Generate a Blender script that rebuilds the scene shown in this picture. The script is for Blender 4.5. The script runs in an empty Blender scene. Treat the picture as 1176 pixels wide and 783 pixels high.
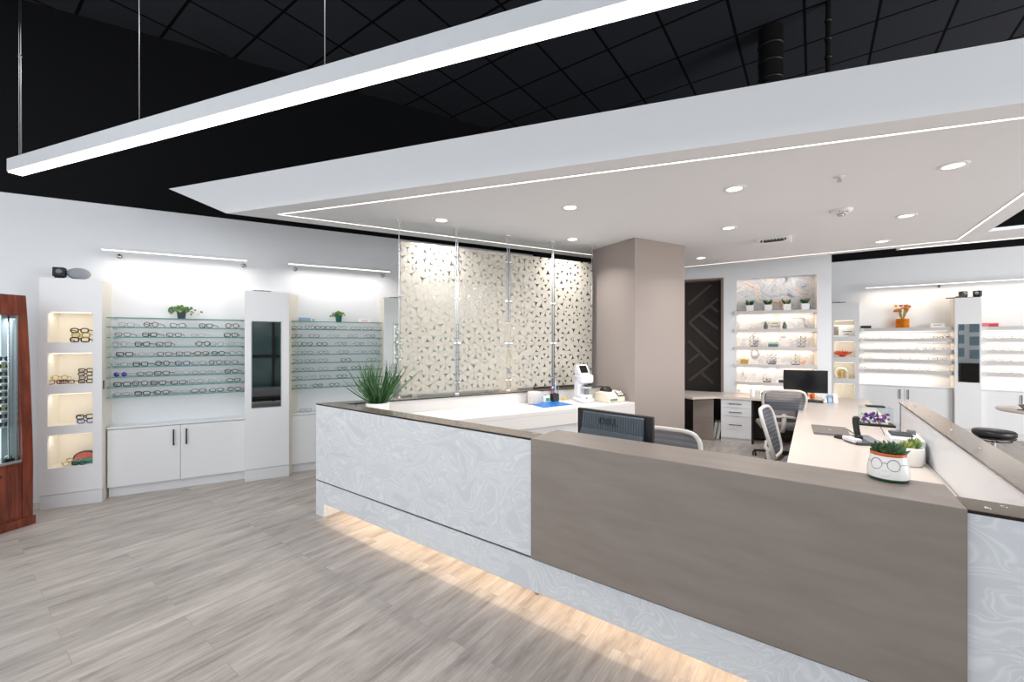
import bpy, bmesh, math, random
from mathutils import Vector, Matrix
R = random.Random(7)
SC = bpy.context.scene
C = SC.collection
FPX, H, CX, CY = 480.0, 1.6, 588.0, 391.5      # focal length in pixels of the 1176x783 frame, eye height
PI = math.pi
WORLD = 1.45

# ------------------------------------------------------------------ frames
class Frame:
    """a horizontal frame of the place: origin, x direction, y = left normal"""
    def __init__(s, ox, oy, dx, dy):
        n = math.hypot(dx, dy)
        s.o = (ox, oy); s.e = (dx/n, dy/n); s.n = (-dy/n, dx/n); s.ang = math.atan2(dy, dx)
    def w(s, x, y):
        return (s.o[0]+s.e[0]*x+s.n[0]*y, s.o[1]+s.e[1]*x+s.n[1]*y)
    def loc(s, X, Y):
        a, b = X-s.o[0], Y-s.o[1]
        return (a*s.e[0]+b*s.e[1], a*s.n[0]+b*s.n[1])
    def hit(s, px, py, c):                      # sight line meets the vertical plane local y = c
        r = (px-CX)/FPX
        Y = (c+s.o[0]*s.n[0]+s.o[1]*s.n[1])/(r*s.n[0]+s.n[1])
        x, _ = s.loc(r*Y, Y)
        return x, H-(py-CY)*Y/FPX
    def at(s, px, py, z):                       # sight line meets the height z
        Y = (H-z)*FPX/(py-CY)
        return s.loc((px-CX)/FPX*Y, Y)
    def sub(s, x, y, rot):
        X, Y = s.w(x, y); a = s.ang+rot
        return Frame(X, Y, math.cos(a), math.sin(a))
W = Frame(0, 0, 1, 0)
A = Frame(-1.814, 3.869, .873, .488)            # left wall and glass partition; y runs into the wall
B = Frame(-1.814, 3.869, .811, -.585)           # reception desk; y runs behind the desk
P0 = (-2.709, 3.964)
D = Frame(P0[0], P0[1], .9449, -.3274)          # front edge of the dropped ceiling, pendant
N = Frame(3.784, 7.115, .9, -.437)              # niche wall; y runs into the wall
K = Frame(-4.20, 3.666, .227, .974)             # wooden kiosk; y runs into it

# ------------------------------------------------------------------ tagging
def tag(o, label=None, cat=None, group=None, kind=None):
    if label: o['label'] = label
    if cat: o['category'] = cat
    if group: o['group'] = group
    if kind: o['kind'] = kind
    return o
def place(o, F, x, y, z=0, rot=0):
    X, Y = F.w(x, y)
    o.location = (X, Y, z); o.rotation_euler = (0, 0, F.ang+rot)
    return o
def thing(name, label, cat, F, x, y, z=0, rot=0, group=None):
    o = bpy.data.objects.new(name, None); o.empty_display_size = .1
    C.objects.link(o); place(o, F, x, y, z, rot)
    return tag(o, label, cat, group)
def copy_tree(o, parent=None):
    c = o.copy(); C.objects.link(c)
    if parent: c.parent = parent
    for ch in list(o.children): copy_tree(ch, c)
    return c
ORD = ['zeroth','first','second','third','fourth','fifth','sixth','seventh','eighth','ninth','tenth','eleventh','twelfth','thirteenth','fourteenth']

# ------------------------------------------------------------------ mesh builder
class MB:
    def __init__(s):
        s.bm = bmesh.new(); s.mi = 0; s.smooth = []
    def mat(s, i): s.mi = i; return s
    def _fin(s, faces, smooth=False):
        for f in faces:
            f.material_index = s.mi; f.smooth = smooth
    def box(s, x0, x1, y0, y1, z0, z1, bev=0, seg=2):
        bm = s.bm
        v = [bm.verts.new((x, y, z)) for z in (z0, z1) for y in (y0, y1) for x in (x0, x1)]
        fs = [bm.faces.new([v[i] for i in q]) for q in ((0,2,3,1),(4,5,7,6),(0,1,5,4),(2,6,7,3),(0,4,6,2),(1,3,7,5))]
        s._fin(fs)
        if bev > 0:
            es = list({e for f in fs for e in f.edges})
            r = bmesh.ops.bevel(bm, geom=es, offset=min(bev, .45*min(abs(x1-x0), abs(y1-y0), abs(z1-z0))), segments=seg, profile=.5, affect='EDGES')
            s._fin(r['faces'])
        return s
    def prism(s, poly, z0, z1, poly2=None, bev=0):
        bm = s.bm; p2 = poly2 or poly; n = len(poly)
        ar = sum(poly[i][0]*poly[(i+1) % n][1]-poly[(i+1) % n][0]*poly[i][1] for i in range(n))
        if ar < 0: poly = poly[::-1]; p2 = p2[::-1]
        a = [bm.verts.new((p[0], p[1], z0)) for p in poly]; b = [bm.verts.new((p[0], p[1], z1)) for p in p2]
        fs = [bm.faces.new(a[::-1]), bm.faces.new(b)]
        for i in range(n): fs.append(bm.faces.new((a[i], a[(i+1) % n], b[(i+1) % n], b[i])))
        s._fin(fs)
        if bev > 0:
            es = list({e for f in fs for e in f.edges})
            r = bmesh.ops.bevel(bm, geom=es, offset=bev, segments=2, profile=.5, affect='EDGES'); s._fin(r['faces'])
        return s
    def prism_x(s, poly, x0, x1, bev=0):        # polygon in (y, z), extruded along x
        bm = s.bm; n = len(poly)
        ar = sum(poly[i][0]*poly[(i+1) % n][1]-poly[(i+1) % n][0]*poly[i][1] for i in range(n))
        if ar < 0: poly = poly[::-1]
        a = [bm.verts.new((x0, p[0], p[1])) for p in poly]; b = [bm.verts.new((x1, p[0], p[1])) for p in poly]
        fs = [bm.faces.new(a[::-1]), bm.faces.new(b)]
        for i in range(n): fs.append(bm.faces.new((a[i], a[(i+1) % n], b[(i+1) % n], b[i])))
        s._fin(fs)
        if bev > 0:
            es = list({e for f in fs for e in f.edges})
            r = bmesh.ops.bevel(bm, geom=es, offset=bev, segments=2, profile=.5, affect='EDGES'); s._fin(r['faces'])
        return s
    def prism_y(s, poly, y0, y1, bev=0):        # polygon in (x, z), extruded along y
        bm = s.bm; n = len(poly)
        ar = sum(poly[i][0]*poly[(i+1) % n][1]-poly[(i+1) % n][0]*poly[i][1] for i in range(n))
        if ar < 0: poly = poly[::-1]
        a = [bm.verts.new((p[0], y0, p[1])) for p in poly]; b = [bm.verts.new((p[0], y1, p[1])) for p in poly]
        fs = [bm.faces.new(a), bm.faces.new(b[::-1])]
        for i in range(n): fs.append(bm.faces.new((a[(i+1) % n], a[i], b[i], b[(i+1) % n])))
        s._fin(fs)
        if bev > 0:
            es = list({e for f in fs for e in f.edges})
            r = bmesh.ops.bevel(bm, geom=es, offset=bev, segments=2, profile=.5, affect='EDGES'); s._fin(r['faces'])
        return s
    def lathe(s, prof, seg=24, c=(0, 0, 0), smooth=True, sx=1, sy=1):
        bm = s.bm; rings = []
        for r, z in prof:
            if r < 1e-5: rings.append([bm.verts.new((c[0], c[1], c[2]+z))])
            else: rings.append([bm.verts.new((c[0]+sx*r*math.cos(2*PI*i/seg), c[1]+sy*r*math.sin(2*PI*i/seg), c[2]+z)) for i in range(seg)])
        fs = []
        for a, b in zip(rings, rings[1:]):
            for i in range(seg):
                j = (i+1) % seg
                if len(a) == 1 and len(b) == 1: continue
                if len(a) == 1: fs.append(bm.faces.new((a[0], b[j], b[i])))
                elif len(b) == 1: fs.append(bm.faces.new((a[i], a[j], b[0])))
                else: fs.append(bm.faces.new((a[i], a[j], b[j], b[i])))
        s._fin(fs, smooth); return s
    def cyl(s, x, y, z0, z1, r, seg=16, r2=None):
        r2 = r if r2 is None else r2
        return s.lathe([(0, z0), (r, z0)], seg, (x, y, 0), False).lathe([(r, z0), (r2, z1)], seg, (x, y, 0)).lathe([(r2, z1), (0, z1)], seg, (x, y, 0), False)
    def ball(s, c, rx, ry=None, rz=None, seg=16, rings=10):
        ry = ry or rx; rz = rz or rx
        pr = [(math.sin(PI*i/rings), -rz*math.cos(PI*i/rings)) for i in range(rings+1)]
        return s.lathe(pr, seg, c, True, rx, ry)
    def tube(s, pts, r, seg=8, closed=False, smooth=True, r2=None):
        bm = s.bm; P = [Vector(p) for p in pts]; n = len(P); rings = []
        up = Vector((0, 0, 1)); prev = None
        for i in range(n):
            if closed: t = P[(i+1) % n]-P[i-1]
            else: t = P[min(i+1, n-1)]-P[max(i-1, 0)]
            t.normalize()
            if prev is None:
                ref = up if abs(t.z) < .9 else Vector((1, 0, 0))
                u = t.cross(ref).normalized()
            else:
                u = (prev-t*prev.dot(t))
                u = u.normalized() if u.length > 1e-6 else t.cross(up).normalized()
            prev = u; v = t.cross(u)
            rr = r if r2 is None else r+(r2-r)*i/max(1, n-1)
            rings.append([bm.verts.new(P[i]+u*rr*math.cos(2*PI*k/seg)+v*rr*math.sin(2*PI*k/seg)) for k in range(seg)])
        fs = []
        rng = range(n) if closed else range(n-1)
        for i in rng:
            a, b = rings[i], rings[(i+1) % n]
            for k in range(seg):
                j = (k+1) % seg
                fs.append(bm.faces.new((a[k], a[j], b[j], b[k])))
        if not closed:
            fs.append(bm.faces.new(rings[0][::-1])); fs.append(bm.faces.new(rings[-1]))
        s._fin(fs, smooth); return s
    def poly(s, pts, smooth=False):
        f = s.bm.faces.new([s.bm.verts.new(p) for p in pts]); s._fin([f], smooth); return s
    def leaf(s, base, tip, width, bend=0.0, up=(0, 0, 1), n=5, fold=.25):
        """a thick-less blade with a folded midrib, base -> tip"""
        b, t = Vector(base), Vector(tip); d = t-b; L = d.length
        side = d.cross(Vector(up))
        if side.length < 1e-6: side = d.cross(Vector((1, 0, 0)))
        side.normalize(); nor = side.cross(d).normalized(); bm = s.bm; rows = []
        for i in range(n+1):
            u = i/n; w = width*(math.sin(PI*min(1, .12+.88*u))**.8 if i < n else 0)
            c = b+d*u+nor*(bend*L*4*u*(1-u))
            if i == n: rows.append([bm.verts.new(c)])
            else: rows.append([bm.verts.new(c-side*w*.5+nor*w*fold), bm.verts.new(c), bm.verts.new(c+side*w*.5+nor*w*fold)])
        fs = []
        for a, c in zip(rows, rows[1:]):
            if len(c) == 3:
                fs += [bm.faces.new((a[0], a[1], c[1], c[0])), bm.faces.new((a[1], a[2], c[2], c[1]))]
            else:
                fs += [bm.faces.new((a[0], a[1], c[0])), bm.faces.new((a[1], a[2], c[0]))]
        s._fin(fs, True); return s
    def mesh(s, name, mats):
        me = bpy.data.meshes.new(name)
        bmesh.ops.recalc_face_normals(s.bm, faces=s.bm.faces[:]) if len(s.bm.faces) < 30000 else None
        s.bm.to_mesh(me); s.bm.free()
        for m in (mats if isinstance(mats, (list, tuple)) else [mats]): me.materials.append(m)
        return me
    def build(s, name, mats, parent=None):
        o = bpy.data.objects.new(name, s.mesh(name, mats)); C.objects.link(o)
        if parent: o.parent = parent
        return o
def solo(mb, name, mats, label, cat, F, x, y, z=0, rot=0, group=None):
    o = mb.build(name, mats); place(o, F, x, y, z, rot); return tag(o, label, cat, group)
def struct(mb, name, mats, F=W, x=0, y=0, z=0):
    o = mb.build(name, mats); place(o, F, x, y, z); o['kind'] = 'structure'; return o

# ------------------------------------------------------------------ materials
def lin(c):
    return tuple(((v/255)/12.92 if v/255 <= .04045 else ((v/255+.055)/1.055)**2.4) for v in c)+(1,)
def base_mat(name):
    m = bpy.data.materials.new(name); m.use_nodes = True
    nt = m.node_tree; nt.nodes.clear()
    out = nt.nodes.new('ShaderNodeOutputMaterial')
    return m, nt, out
def nd(nt, t, **kw):
    n = nt.nodes.new(t)
    for k, v in kw.items():
        if k in n.inputs: n.inputs[k].default_value = v
        else: setattr(n, k, v)
    return n
def pm(name, rgb, rough=.5, metal=0, spec=.5, var=.04, scale=12, bump=0, trans=None, coat=0):
    m, nt, out = base_mat(name); L = nt.links
    p = nd(nt, 'ShaderNodeBsdfPrincipled', Roughness=rough, Metallic=metal)
    p.inputs['Specular IOR Level'].default_value = spec
    p.inputs['Coat Weight'].default_value = coat
    c = lin(rgb)
    tc = nd(nt, 'ShaderNodeTexCoord'); nz = nd(nt, 'ShaderNodeTexNoise', Scale=scale, Detail=3.0)
    L.new(tc.outputs['Object'], nz.inputs['Vector'])
    mx = nd(nt, 'ShaderNodeMix', data_type='RGBA')
    mx.inputs[6].default_value = tuple(v*(1-var) for v in c[:3])+(1,); mx.inputs[7].default_value = tuple(min(1, v*(1+var)) for v in c[:3])+(1,)
    L.new(nz.outputs['Fac'], mx.inputs[0]); L.new(mx.outputs[2], p.inputs['Base Color'])
    if bump:
        b = nd(nt, 'ShaderNodeBump', Strength=bump, Distance=.002); L.new(nz.outputs['Fac'], b.inputs['Height']); L.new(b.outputs[0], p.inputs['Normal'])
    if trans:
        t = nd(nt, 'ShaderNodeBsdfTransparent', Color=lin(trans[1])); ms = nd(nt, 'ShaderNodeMixShader', Fac=trans[0])
        L.new(p.outputs[0], ms.inputs[1]); L.new(t.outputs[0], ms.inputs[2]); L.new(ms.outputs[0], out.inputs[0])
    else: L.new(p.outputs[0], out.inputs[0])
    return m
def emit(name, rgb, st):
    m, nt, out = base_mat(name)
    e = nd(nt, 'ShaderNodeEmission', Color=lin(rgb), Strength=st); nt.links.new(e.outputs[0], out.inputs[0]); return m
def glass_mat(name, tint, refl=.08):
    m, nt, out = base_mat(name); L = nt.links
    t = nd(nt, 'ShaderNodeBsdfTransparent', Color=lin(tint)); g = nd(nt, 'ShaderNodeBsdfGlossy', Roughness=.02)
    lw = nd(nt, 'ShaderNodeLayerWeight', Blend=.25)
    mr = nd(nt, 'ShaderNodeMath', operation='MULTIPLY'); mr.inputs[1].default_value = refl*3
    L.new(lw.outputs['Fresnel'], mr.inputs[0])
    ms = nd(nt, 'ShaderNodeMixShader'); L.new(mr.outputs[0], ms.inputs[0]); L.new(t.outputs[0], ms.inputs[1]); L.new(g.outputs[0], ms.inputs[2]); L.new(ms.outputs[0], out.inputs[0])
    return m
def wood(name, c1, c2, rough=.3, axis='Z', scale=3.0, stretch=12, coat=.0, spec=.5):
    m, nt, out = base_mat(name); L = nt.links
    p = nd(nt, 'ShaderNodeBsdfPrincipled', Roughness=rough); p.inputs['Coat Weight'].default_value = coat
    p.inputs['Specular IOR Level'].default_value = spec
    tc = nd(nt, 'ShaderNodeTexCoord'); mp = nd(nt, 'ShaderNodeMapping')
    sc = [stretch]*3; sc['XYZ'.index(axis)] = 1.0; mp.inputs['Scale'].default_value = sc
    L.new(tc.outputs['Object'], mp.inputs['Vector'])
    n = nd(nt, 'ShaderNodeTexNoise', Scale=scale, Detail=5.0, Distortion=.4); L.new(mp.outputs[0], n.inputs['Vector'])
    r = nd(nt, 'ShaderNodeValToRGB'); r.color_ramp.elements[0].position = .3; r.color_ramp.elements[1].position = .72
    r.color_ramp.elements[0].color = lin(c1); r.color_ramp.elements[1].color = lin(c2)
    L.new(n.outputs['Fac'], r.inputs[0]); L.new(r.outputs[0], p.inputs['Base Color']); L.new(p.outputs[0], out.inputs[0]); return m

M = {}
M['wall'] = pm('white_wall_paint', (230, 233, 238), .6, var=.01, spec=.2)
M['black_paint'] = pm('black_paint', (13, 14, 17), .8, var=.1, spec=.15)
M['white'] = pm('white_laminate', (236, 238, 242), .35, var=.012, spec=.4)
M['cream'] = pm('cream_laminate', (242, 236, 224), .45, var=.02)
M['grey_shelf'] = pm('grey_shelf_laminate', (205, 204, 206), .45, var=.02)
M['plinth'] = pm('white_plinth', (226, 228, 232), .4, var=.02)
M['black_metal'] = pm('black_metal', (22, 22, 24), .4, .3)
M['black_plastic'] = pm('black_plastic', (24, 25, 28), .45, spec=.4)
M['screen'] = pm('screen_glass', (14, 15, 18), .12, spec=.5)
M['dark_grey'] = pm('dark_grey_plastic', (62, 66, 72), .45)
M['grey_plastic'] = pm('grey_plastic', (120, 124, 130), .45)
M['steel'] = pm('brushed_steel', (200, 202, 206), .22, 1.0)
M['alu'] = pm('silver_paint', (216, 219, 224), .35, .0)
M['white_plastic'] = pm('white_plastic', (238, 238, 240), .3, var=.01)
M['ivory'] = pm('ivory_plastic', (228, 220, 200), .4)
M['mirror'] = pm('mirror_silver', (235, 240, 240), .0, 1.0, var=0)
M['glass'] = glass_mat('clear_glass', (246, 250, 249))
M['shelf_glass'] = glass_mat('shelf_glass', (250, 253, 253), .06)
M['glass_edge'] = pm('green_glass_edge', (74, 142, 134), .15, spec=.6, var=.15, scale=4)
M['cap'] = pm('tinted_glass_top', (122, 111, 100), .14, spec=.5, var=.03)
M['cap_edge'] = pm('dark_glass_edge', (40, 38, 38), .25)
M['column'] = pm('taupe_wallcovering', (158, 148, 143), .7, var=.03, scale=60, spec=.2, bump=.15)
M['dark_door'] = pm('charcoal_panel_paint', (46, 41, 39), .5, var=.05, spec=.25)
M['taupe_trim'] = pm('taupe_trim', (128, 116, 108), .5, var=.04)
M['counter'] = pm('white_solid_surface', (226, 223, 221), .25, var=.012, spec=.5)
M['desk'] = pm('warm_white_worktop', (210, 199, 191), .28, var=.012, spec=.5)
M['taupe_lam'] = wood('taupe_desk_laminate', (138, 128, 121), (150, 140, 133), .38, 'X', 3, 5, spec=.5)
M['mahogany'] = wood('red_brown_veneer', (84, 31, 17), (138, 64, 40), .25, 'Z', 3, 9, coat=.4)
M['led'] = emit('led_strip_glow', (255, 244, 232), 2.6)
M['led_white'] = emit('pendant_diffuser_glow', (255, 252, 250), 4.5)
M['lamp'] = emit('downlight_glow', (255, 245, 230), 4.0)
M['warm_led'] = emit('warm_led_glow', (255, 232, 204), 2.5)
M['kiosk_glow'] = emit('kiosk_backlight', (226, 244, 248), 1.25)
M['leaf'] = pm('leaf_green', (92, 128, 82), .5, var=.5, scale=30)
M['leaf_dark'] = pm('grass_green', (44, 92, 48), .45, var=.5, scale=25)
M['leaf_light'] = pm('succulent_light_green', (140, 170, 96), .5, var=.4, scale=40)
M['leaf_blue'] = pm('succulent_green', (78, 112, 84), .5, var=.45, scale=40)
M['soil'] = pm('potting_soil', (52, 40, 32), .9, var=.4, scale=80)
M['pot_grey'] = pm('grey_ceramic', (104, 110, 120), .5)
M['pot_white'] = pm('white_ceramic', (242, 241, 240), .25, var=.01)
M['terracotta'] = pm('orange_glaze', (198, 92, 44), .35)
M['pot_green'] = pm('green_glaze', (32, 84, 58), .3)
M['blue'] = pm('blue_mat_plastic', (28, 110, 190), .35)
M['green'] = pm('green_box_card', (40, 150, 92), .4)
M['mint'] = pm('pale_green_card', (156, 200, 180), .4)
M['red'] = pm('red_plastic', (190, 46, 40), .4)
M['orange'] = pm('orange_plastic', (214, 98, 36), .4)
M['pink'] = pm('pink_card', (226, 110, 132), .4)
M['paper'] = pm('white_card', (240, 240, 238), .6, var=.01)
M['sky_blue'] = pm('blue_card', (150, 182, 214), .45)
M['gold'] = pm('gold_card', (206, 168, 84), .35, .4)
M['purple'] = pm('purple_flowers', (92, 62, 160), .5, var=.5, scale=60)
M['amber'] = pm('amber_glass', (232, 158, 48), .1, trans=(.68, (255, 222, 150)))
M['dry'] = pm('dried_flowers', (176, 96, 42), .7, var=.5, scale=60)
M['stem'] = pm('dried_stems', (150, 140, 82), .7, var=.3)
M['leather'] = pm('black_leather', (26, 26, 28), .4, bump=.3, scale=90)
M['bench'] = pm('grey_leather', (84, 86, 90), .45, bump=.3, scale=70)
M['stone'] = pm('speckled_grey_stone', (206, 203, 198), .7, var=.25, scale=140)
M['lens'] = pm('dark_green_lens', (46, 70, 66), .08, spec=.8)
M['violet_lens'] = pm('violet_mirror_lens', (92, 62, 176), .1, spec=.8)
M['chair_white'] = pm('pale_chair_frame', (204, 200, 196), .4)
M['fabric'] = pm('grey_seat_fabric', (120, 118, 120), .9, var=.1, scale=120)
M['skin'] = pm('photo_grey_print', (140, 128, 122), .6, var=.5, scale=60)
M['tint_window'] = pm('dark_tinted_glass', (58, 80, 80), .06, spec=.6, var=.5, scale=1.5)

def marble_front():
    m, nt, out = base_mat('swirled_blue_white_marble'); L = nt.links
    p = nd(nt, 'ShaderNodeBsdfPrincipled', Roughness=.3); p.inputs['Specular IOR Level'].default_value = .35
    tc = nd(nt, 'ShaderNodeTexCoord'); mp = nd(nt, 'ShaderNodeMapping'); mp.inputs['Scale'].default_value = (1, 1, 1.25)
    L.new(tc.outputs['Object'], mp.inputs['Vector'])
    def warp(vec, scale, amt):
        n = nd(nt, 'ShaderNodeTexNoise', Scale=scale, Detail=1.0); L.new(vec, n.inputs['Vector'])
        a = nd(nt, 'ShaderNodeVectorMath', operation='SUBTRACT'); L.new(n.outputs['Color'], a.inputs[0]); a.inputs[1].default_value = (.5, .5, .5)
        b = nd(nt, 'ShaderNodeVectorMath', operation='SCALE'); L.new(a.outputs[0], b.inputs[0]); b.inputs['Scale'].default_value = amt
        c = nd(nt, 'ShaderNodeVectorMath', operation='ADD'); L.new(vec, c.inputs[0]); L.new(b.outputs[0], c.inputs[1]); return c.outputs[0]
    v = warp(mp.outputs[0], 2.1, .8); v = warp(v, 4.5, .26)
    sq = nd(nt, 'ShaderNodeMapping'); sq.inputs['Scale'].default_value = (1.0, 1.0, 2.6); L.new(v, sq.inputs['Vector'])
    n2 = nd(nt, 'ShaderNodeTexNoise', Scale=2.6, Detail=2.2, Roughness=.4, Distortion=1.1); L.new(sq.outputs[0], n2.inputs['Vector'])
    r = nd(nt, 'ShaderNodeValToRGB'); cr = r.color_ramp
    cr.elements[0].position = .30; cr.elements[0].color = lin((215, 219, 225)); cr.elements[1].position = .78; cr.elements[1].color = lin((225, 228, 233))
    for pos, c in ((.40, (217, 221, 227)), (.425, (232, 235, 239)), (.45, (218, 222, 228)), (.485, (220, 224, 230)), (.505, (236, 238, 242)), (.53, (218, 223, 228)), (.57, (221, 225, 230)), (.59, (234, 237, 240)), (.615, (219, 223, 229)), (.655, (222, 226, 231)), (.672, (234, 237, 240)), (.695, (221, 225, 230))):
        e = cr.elements.new(pos); e.color = lin(c)
    L.new(n2.outputs['Fac'], r.inputs[0]); L.new(r.outputs[0], p.inputs['Base Color']); L.new(p.outputs[0], out.inputs[0]); return m
M['marble'] = marble_front()

def marble_niche():
    m, nt, out = base_mat('cream_grey_agate'); L = nt.links
    p = nd(nt, 'ShaderNodeBsdfPrincipled', Roughness=.3)
    tc = nd(nt, 'ShaderNodeTexCoord')
    n = nd(nt, 'ShaderNodeTexNoise', Scale=1.6, Detail=2.0); L.new(tc.outputs['Object'], n.inputs['Vector'])
    mix = nd(nt, 'ShaderNodeVectorMath', operation='ADD'); L.new(tc.outputs['Object'], mix.inputs[0]); L.new(n.outputs['Color'], mix.inputs[1])
    n2 = nd(nt, 'ShaderNodeTexNoise', Scale=2.4, Detail=6.0, Distortion=1.6); L.new(mix.outputs[0], n2.inputs['Vector'])
    r = nd(nt, 'ShaderNodeValToRGB'); cr = r.color_ramp
    cr.elements[0].position = .28; cr.elements[0].color = lin((112, 114, 128)); cr.elements[1].position = .80; cr.elements[1].color = lin((226, 222, 218))
    for pos, c in ((.36, (160, 165, 178)), (.40, (214, 214, 220)), (.45, (186, 192, 204)), (.5, (228, 226, 226)), (.56, (198, 203, 213)), (.60, (234, 228, 222)), (.66, (226, 210, 198)), (.685, (206, 142, 106)), (.71, (230, 214, 202))):
        e = cr.elements.new(pos); e.color = lin(c)
    L.new(n2.outputs['Fac'], r.inputs[0]); L.new(r.outputs[0], p.inputs['Base Color']); L.new(p.outputs[0], out.inputs[0]); return m
M['agate'] = marble_niche()

def floor_mat():
    m, nt, out = base_mat('greige_vinyl_planks'); L = nt.links
    p = nd(nt, 'ShaderNodeBsdfPrincipled', Roughness=.38); p.inputs['Specular IOR Level'].default_value = .35
    tc = nd(nt, 'ShaderNodeTexCoord'); sp = nd(nt, 'ShaderNodeSeparateXYZ'); L.new(tc.outputs['Object'], sp.inputs[0])
    cb = nd(nt, 'ShaderNodeCombineXYZ'); L.new(sp.outputs['Y'], cb.inputs['X']); L.new(sp.outputs['X'], cb.inputs['Y'])
    br = nd(nt, 'ShaderNodeTexBrick'); br.offset = .37; br.offset_frequency = 2
    for k, v in (('Scale', 1.0), ('Mortar Size', .0016), ('Mortar Smooth', .2), ('Bias', 0.0), ('Brick Width', 1.22), ('Row Height', .152)): br.inputs[k].default_value = v
    br.inputs['Color1'].default_value = (0, 0, 0, 1); br.inputs['Color2'].default_value = (1, 1, 1, 1); br.inputs['Mortar'].default_value = (.5, .5, .5, 1)
    L.new(cb.outputs[0], br.inputs['Vector'])
    # shift the grain per plank
    off = nd(nt, 'ShaderNodeVectorMath', operation='SCALE'); L.new(br.outputs['Color'], off.inputs[0]); off.inputs['Scale'].default_value = 7.0
    ad = nd(nt, 'ShaderNodeVectorMath', operation='ADD'); L.new(cb.outputs[0], ad.inputs[0]); L.new(off.outputs[0], ad.inputs[1])
    mp = nd(nt, 'ShaderNodeMapping'); mp.inputs['Scale'].default_value = (2.0, 11, 1); L.new(ad.outputs[0], mp.inputs['Vector'])
    n1 = nd(nt, 'ShaderNodeTexNoise', Scale=1.0, Detail=7.0, Roughness=.68, Distortion=.3); L.new(mp.outputs[0], n1.inputs['Vector'])
    mp2 = nd(nt, 'ShaderNodeMapping'); mp2.inputs['Scale'].default_value = (4, 90, 1); L.new(ad.outputs[0], mp2.inputs['Vector'])
    n2 = nd(nt, 'ShaderNodeTexNoise', Scale=1.0, Detail=3.0); L.new(mp2.outputs[0], n2.inputs['Vector'])
    r1 = nd(nt, 'ShaderNodeValToRGB'); r1.color_ramp.elements[0].position = .28; r1.color_ramp.elements[1].position = .68
    r1.color_ramp.elements[0].color = lin((140, 133, 128)); r1.color_ramp.elements[1].color = lin((202, 194, 189))
    e = r1.color_ramp.elements.new(.45); e.color = lin((175, 167, 162))
    L.new(n1.outputs['Fac'], r1.inputs[0])
    mx = nd(nt, 'ShaderNodeMix', data_type='RGBA', blend_type='MULTIPLY'); mx.inputs[0].default_value = 1.0
    r2 = nd(nt, 'ShaderNodeValToRGB'); r2.color_ramp.elements[0].position = .3; r2.color_ramp.elements[1].position = .7
    r2.color_ramp.elements[0].color = (.80, .79, .78, 1); r2.color_ramp.elements[1].color = (1, 1, 1, 1)
    L.new(n2.outputs['Fac'], r2.inputs[0]); L.new(r1.outputs[0], mx.inputs[6]); L.new(r2.outputs[0], mx.inputs[7])
    r3 = nd(nt, 'ShaderNodeValToRGB'); r3.color_ramp.elements[0].color = (.88, .88, .88, 1); r3.color_ramp.elements[1].color = (1.05, 1.05, 1.05, 1)
    L.new(br.outputs['Color'], r3.inputs[0])
    mx3 = nd(nt, 'ShaderNodeMix', data_type='RGBA', blend_type='MULTIPLY'); mx3.inputs[0].default_value = 1.0
    L.new(mx.outputs[2], mx3.inputs[6]); L.new(r3.outputs[0], mx3.inputs[7])
    mx4 = nd(nt, 'ShaderNodeMix', data_type='RGBA'); L.new(br.outputs['Fac'], mx4.inputs[0]); L.new(mx3.outputs[2], mx4.inputs[6]); mx4.inputs[7].default_value = lin((152, 146, 142))
    L.new(mx4.outputs[2], p.inputs['Base Color']); L.new(p.outputs[0], out.inputs[0]); return m
M['floor'] = floor_mat()

def ceil_mat():
    m, nt, out = base_mat('black_ceiling_tiles'); L = nt.links
    p = nd(nt, 'ShaderNodeBsdfPrincipled', Roughness=.9); p.inputs['Specular IOR Level'].default_value = .1
    tc = nd(nt, 'ShaderNodeTexCoord')
    br = nd(nt, 'ShaderNodeTexBrick'); br.offset = 0
    for k, v in (('Scale', 1.0), ('Mortar Size', .014), ('Mortar Smooth', .1), ('Brick Width', .61), ('Row Height', .61)): br.inputs[k].default_value = v
    br.inputs['Color1'].default_value = lin((52, 54, 60)); br.inputs['Color2'].default_value = lin((56, 58, 64)); br.inputs['Mortar'].default_value = lin((9, 9, 11))
    L.new(tc.outputs['Object'], br.inputs['Vector']); L.new(br.outputs['Color'], p.inputs['Base Color']); L.new(p.outputs[0], out.inputs[0]); return m
M['ceil'] = ceil_mat()

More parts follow.
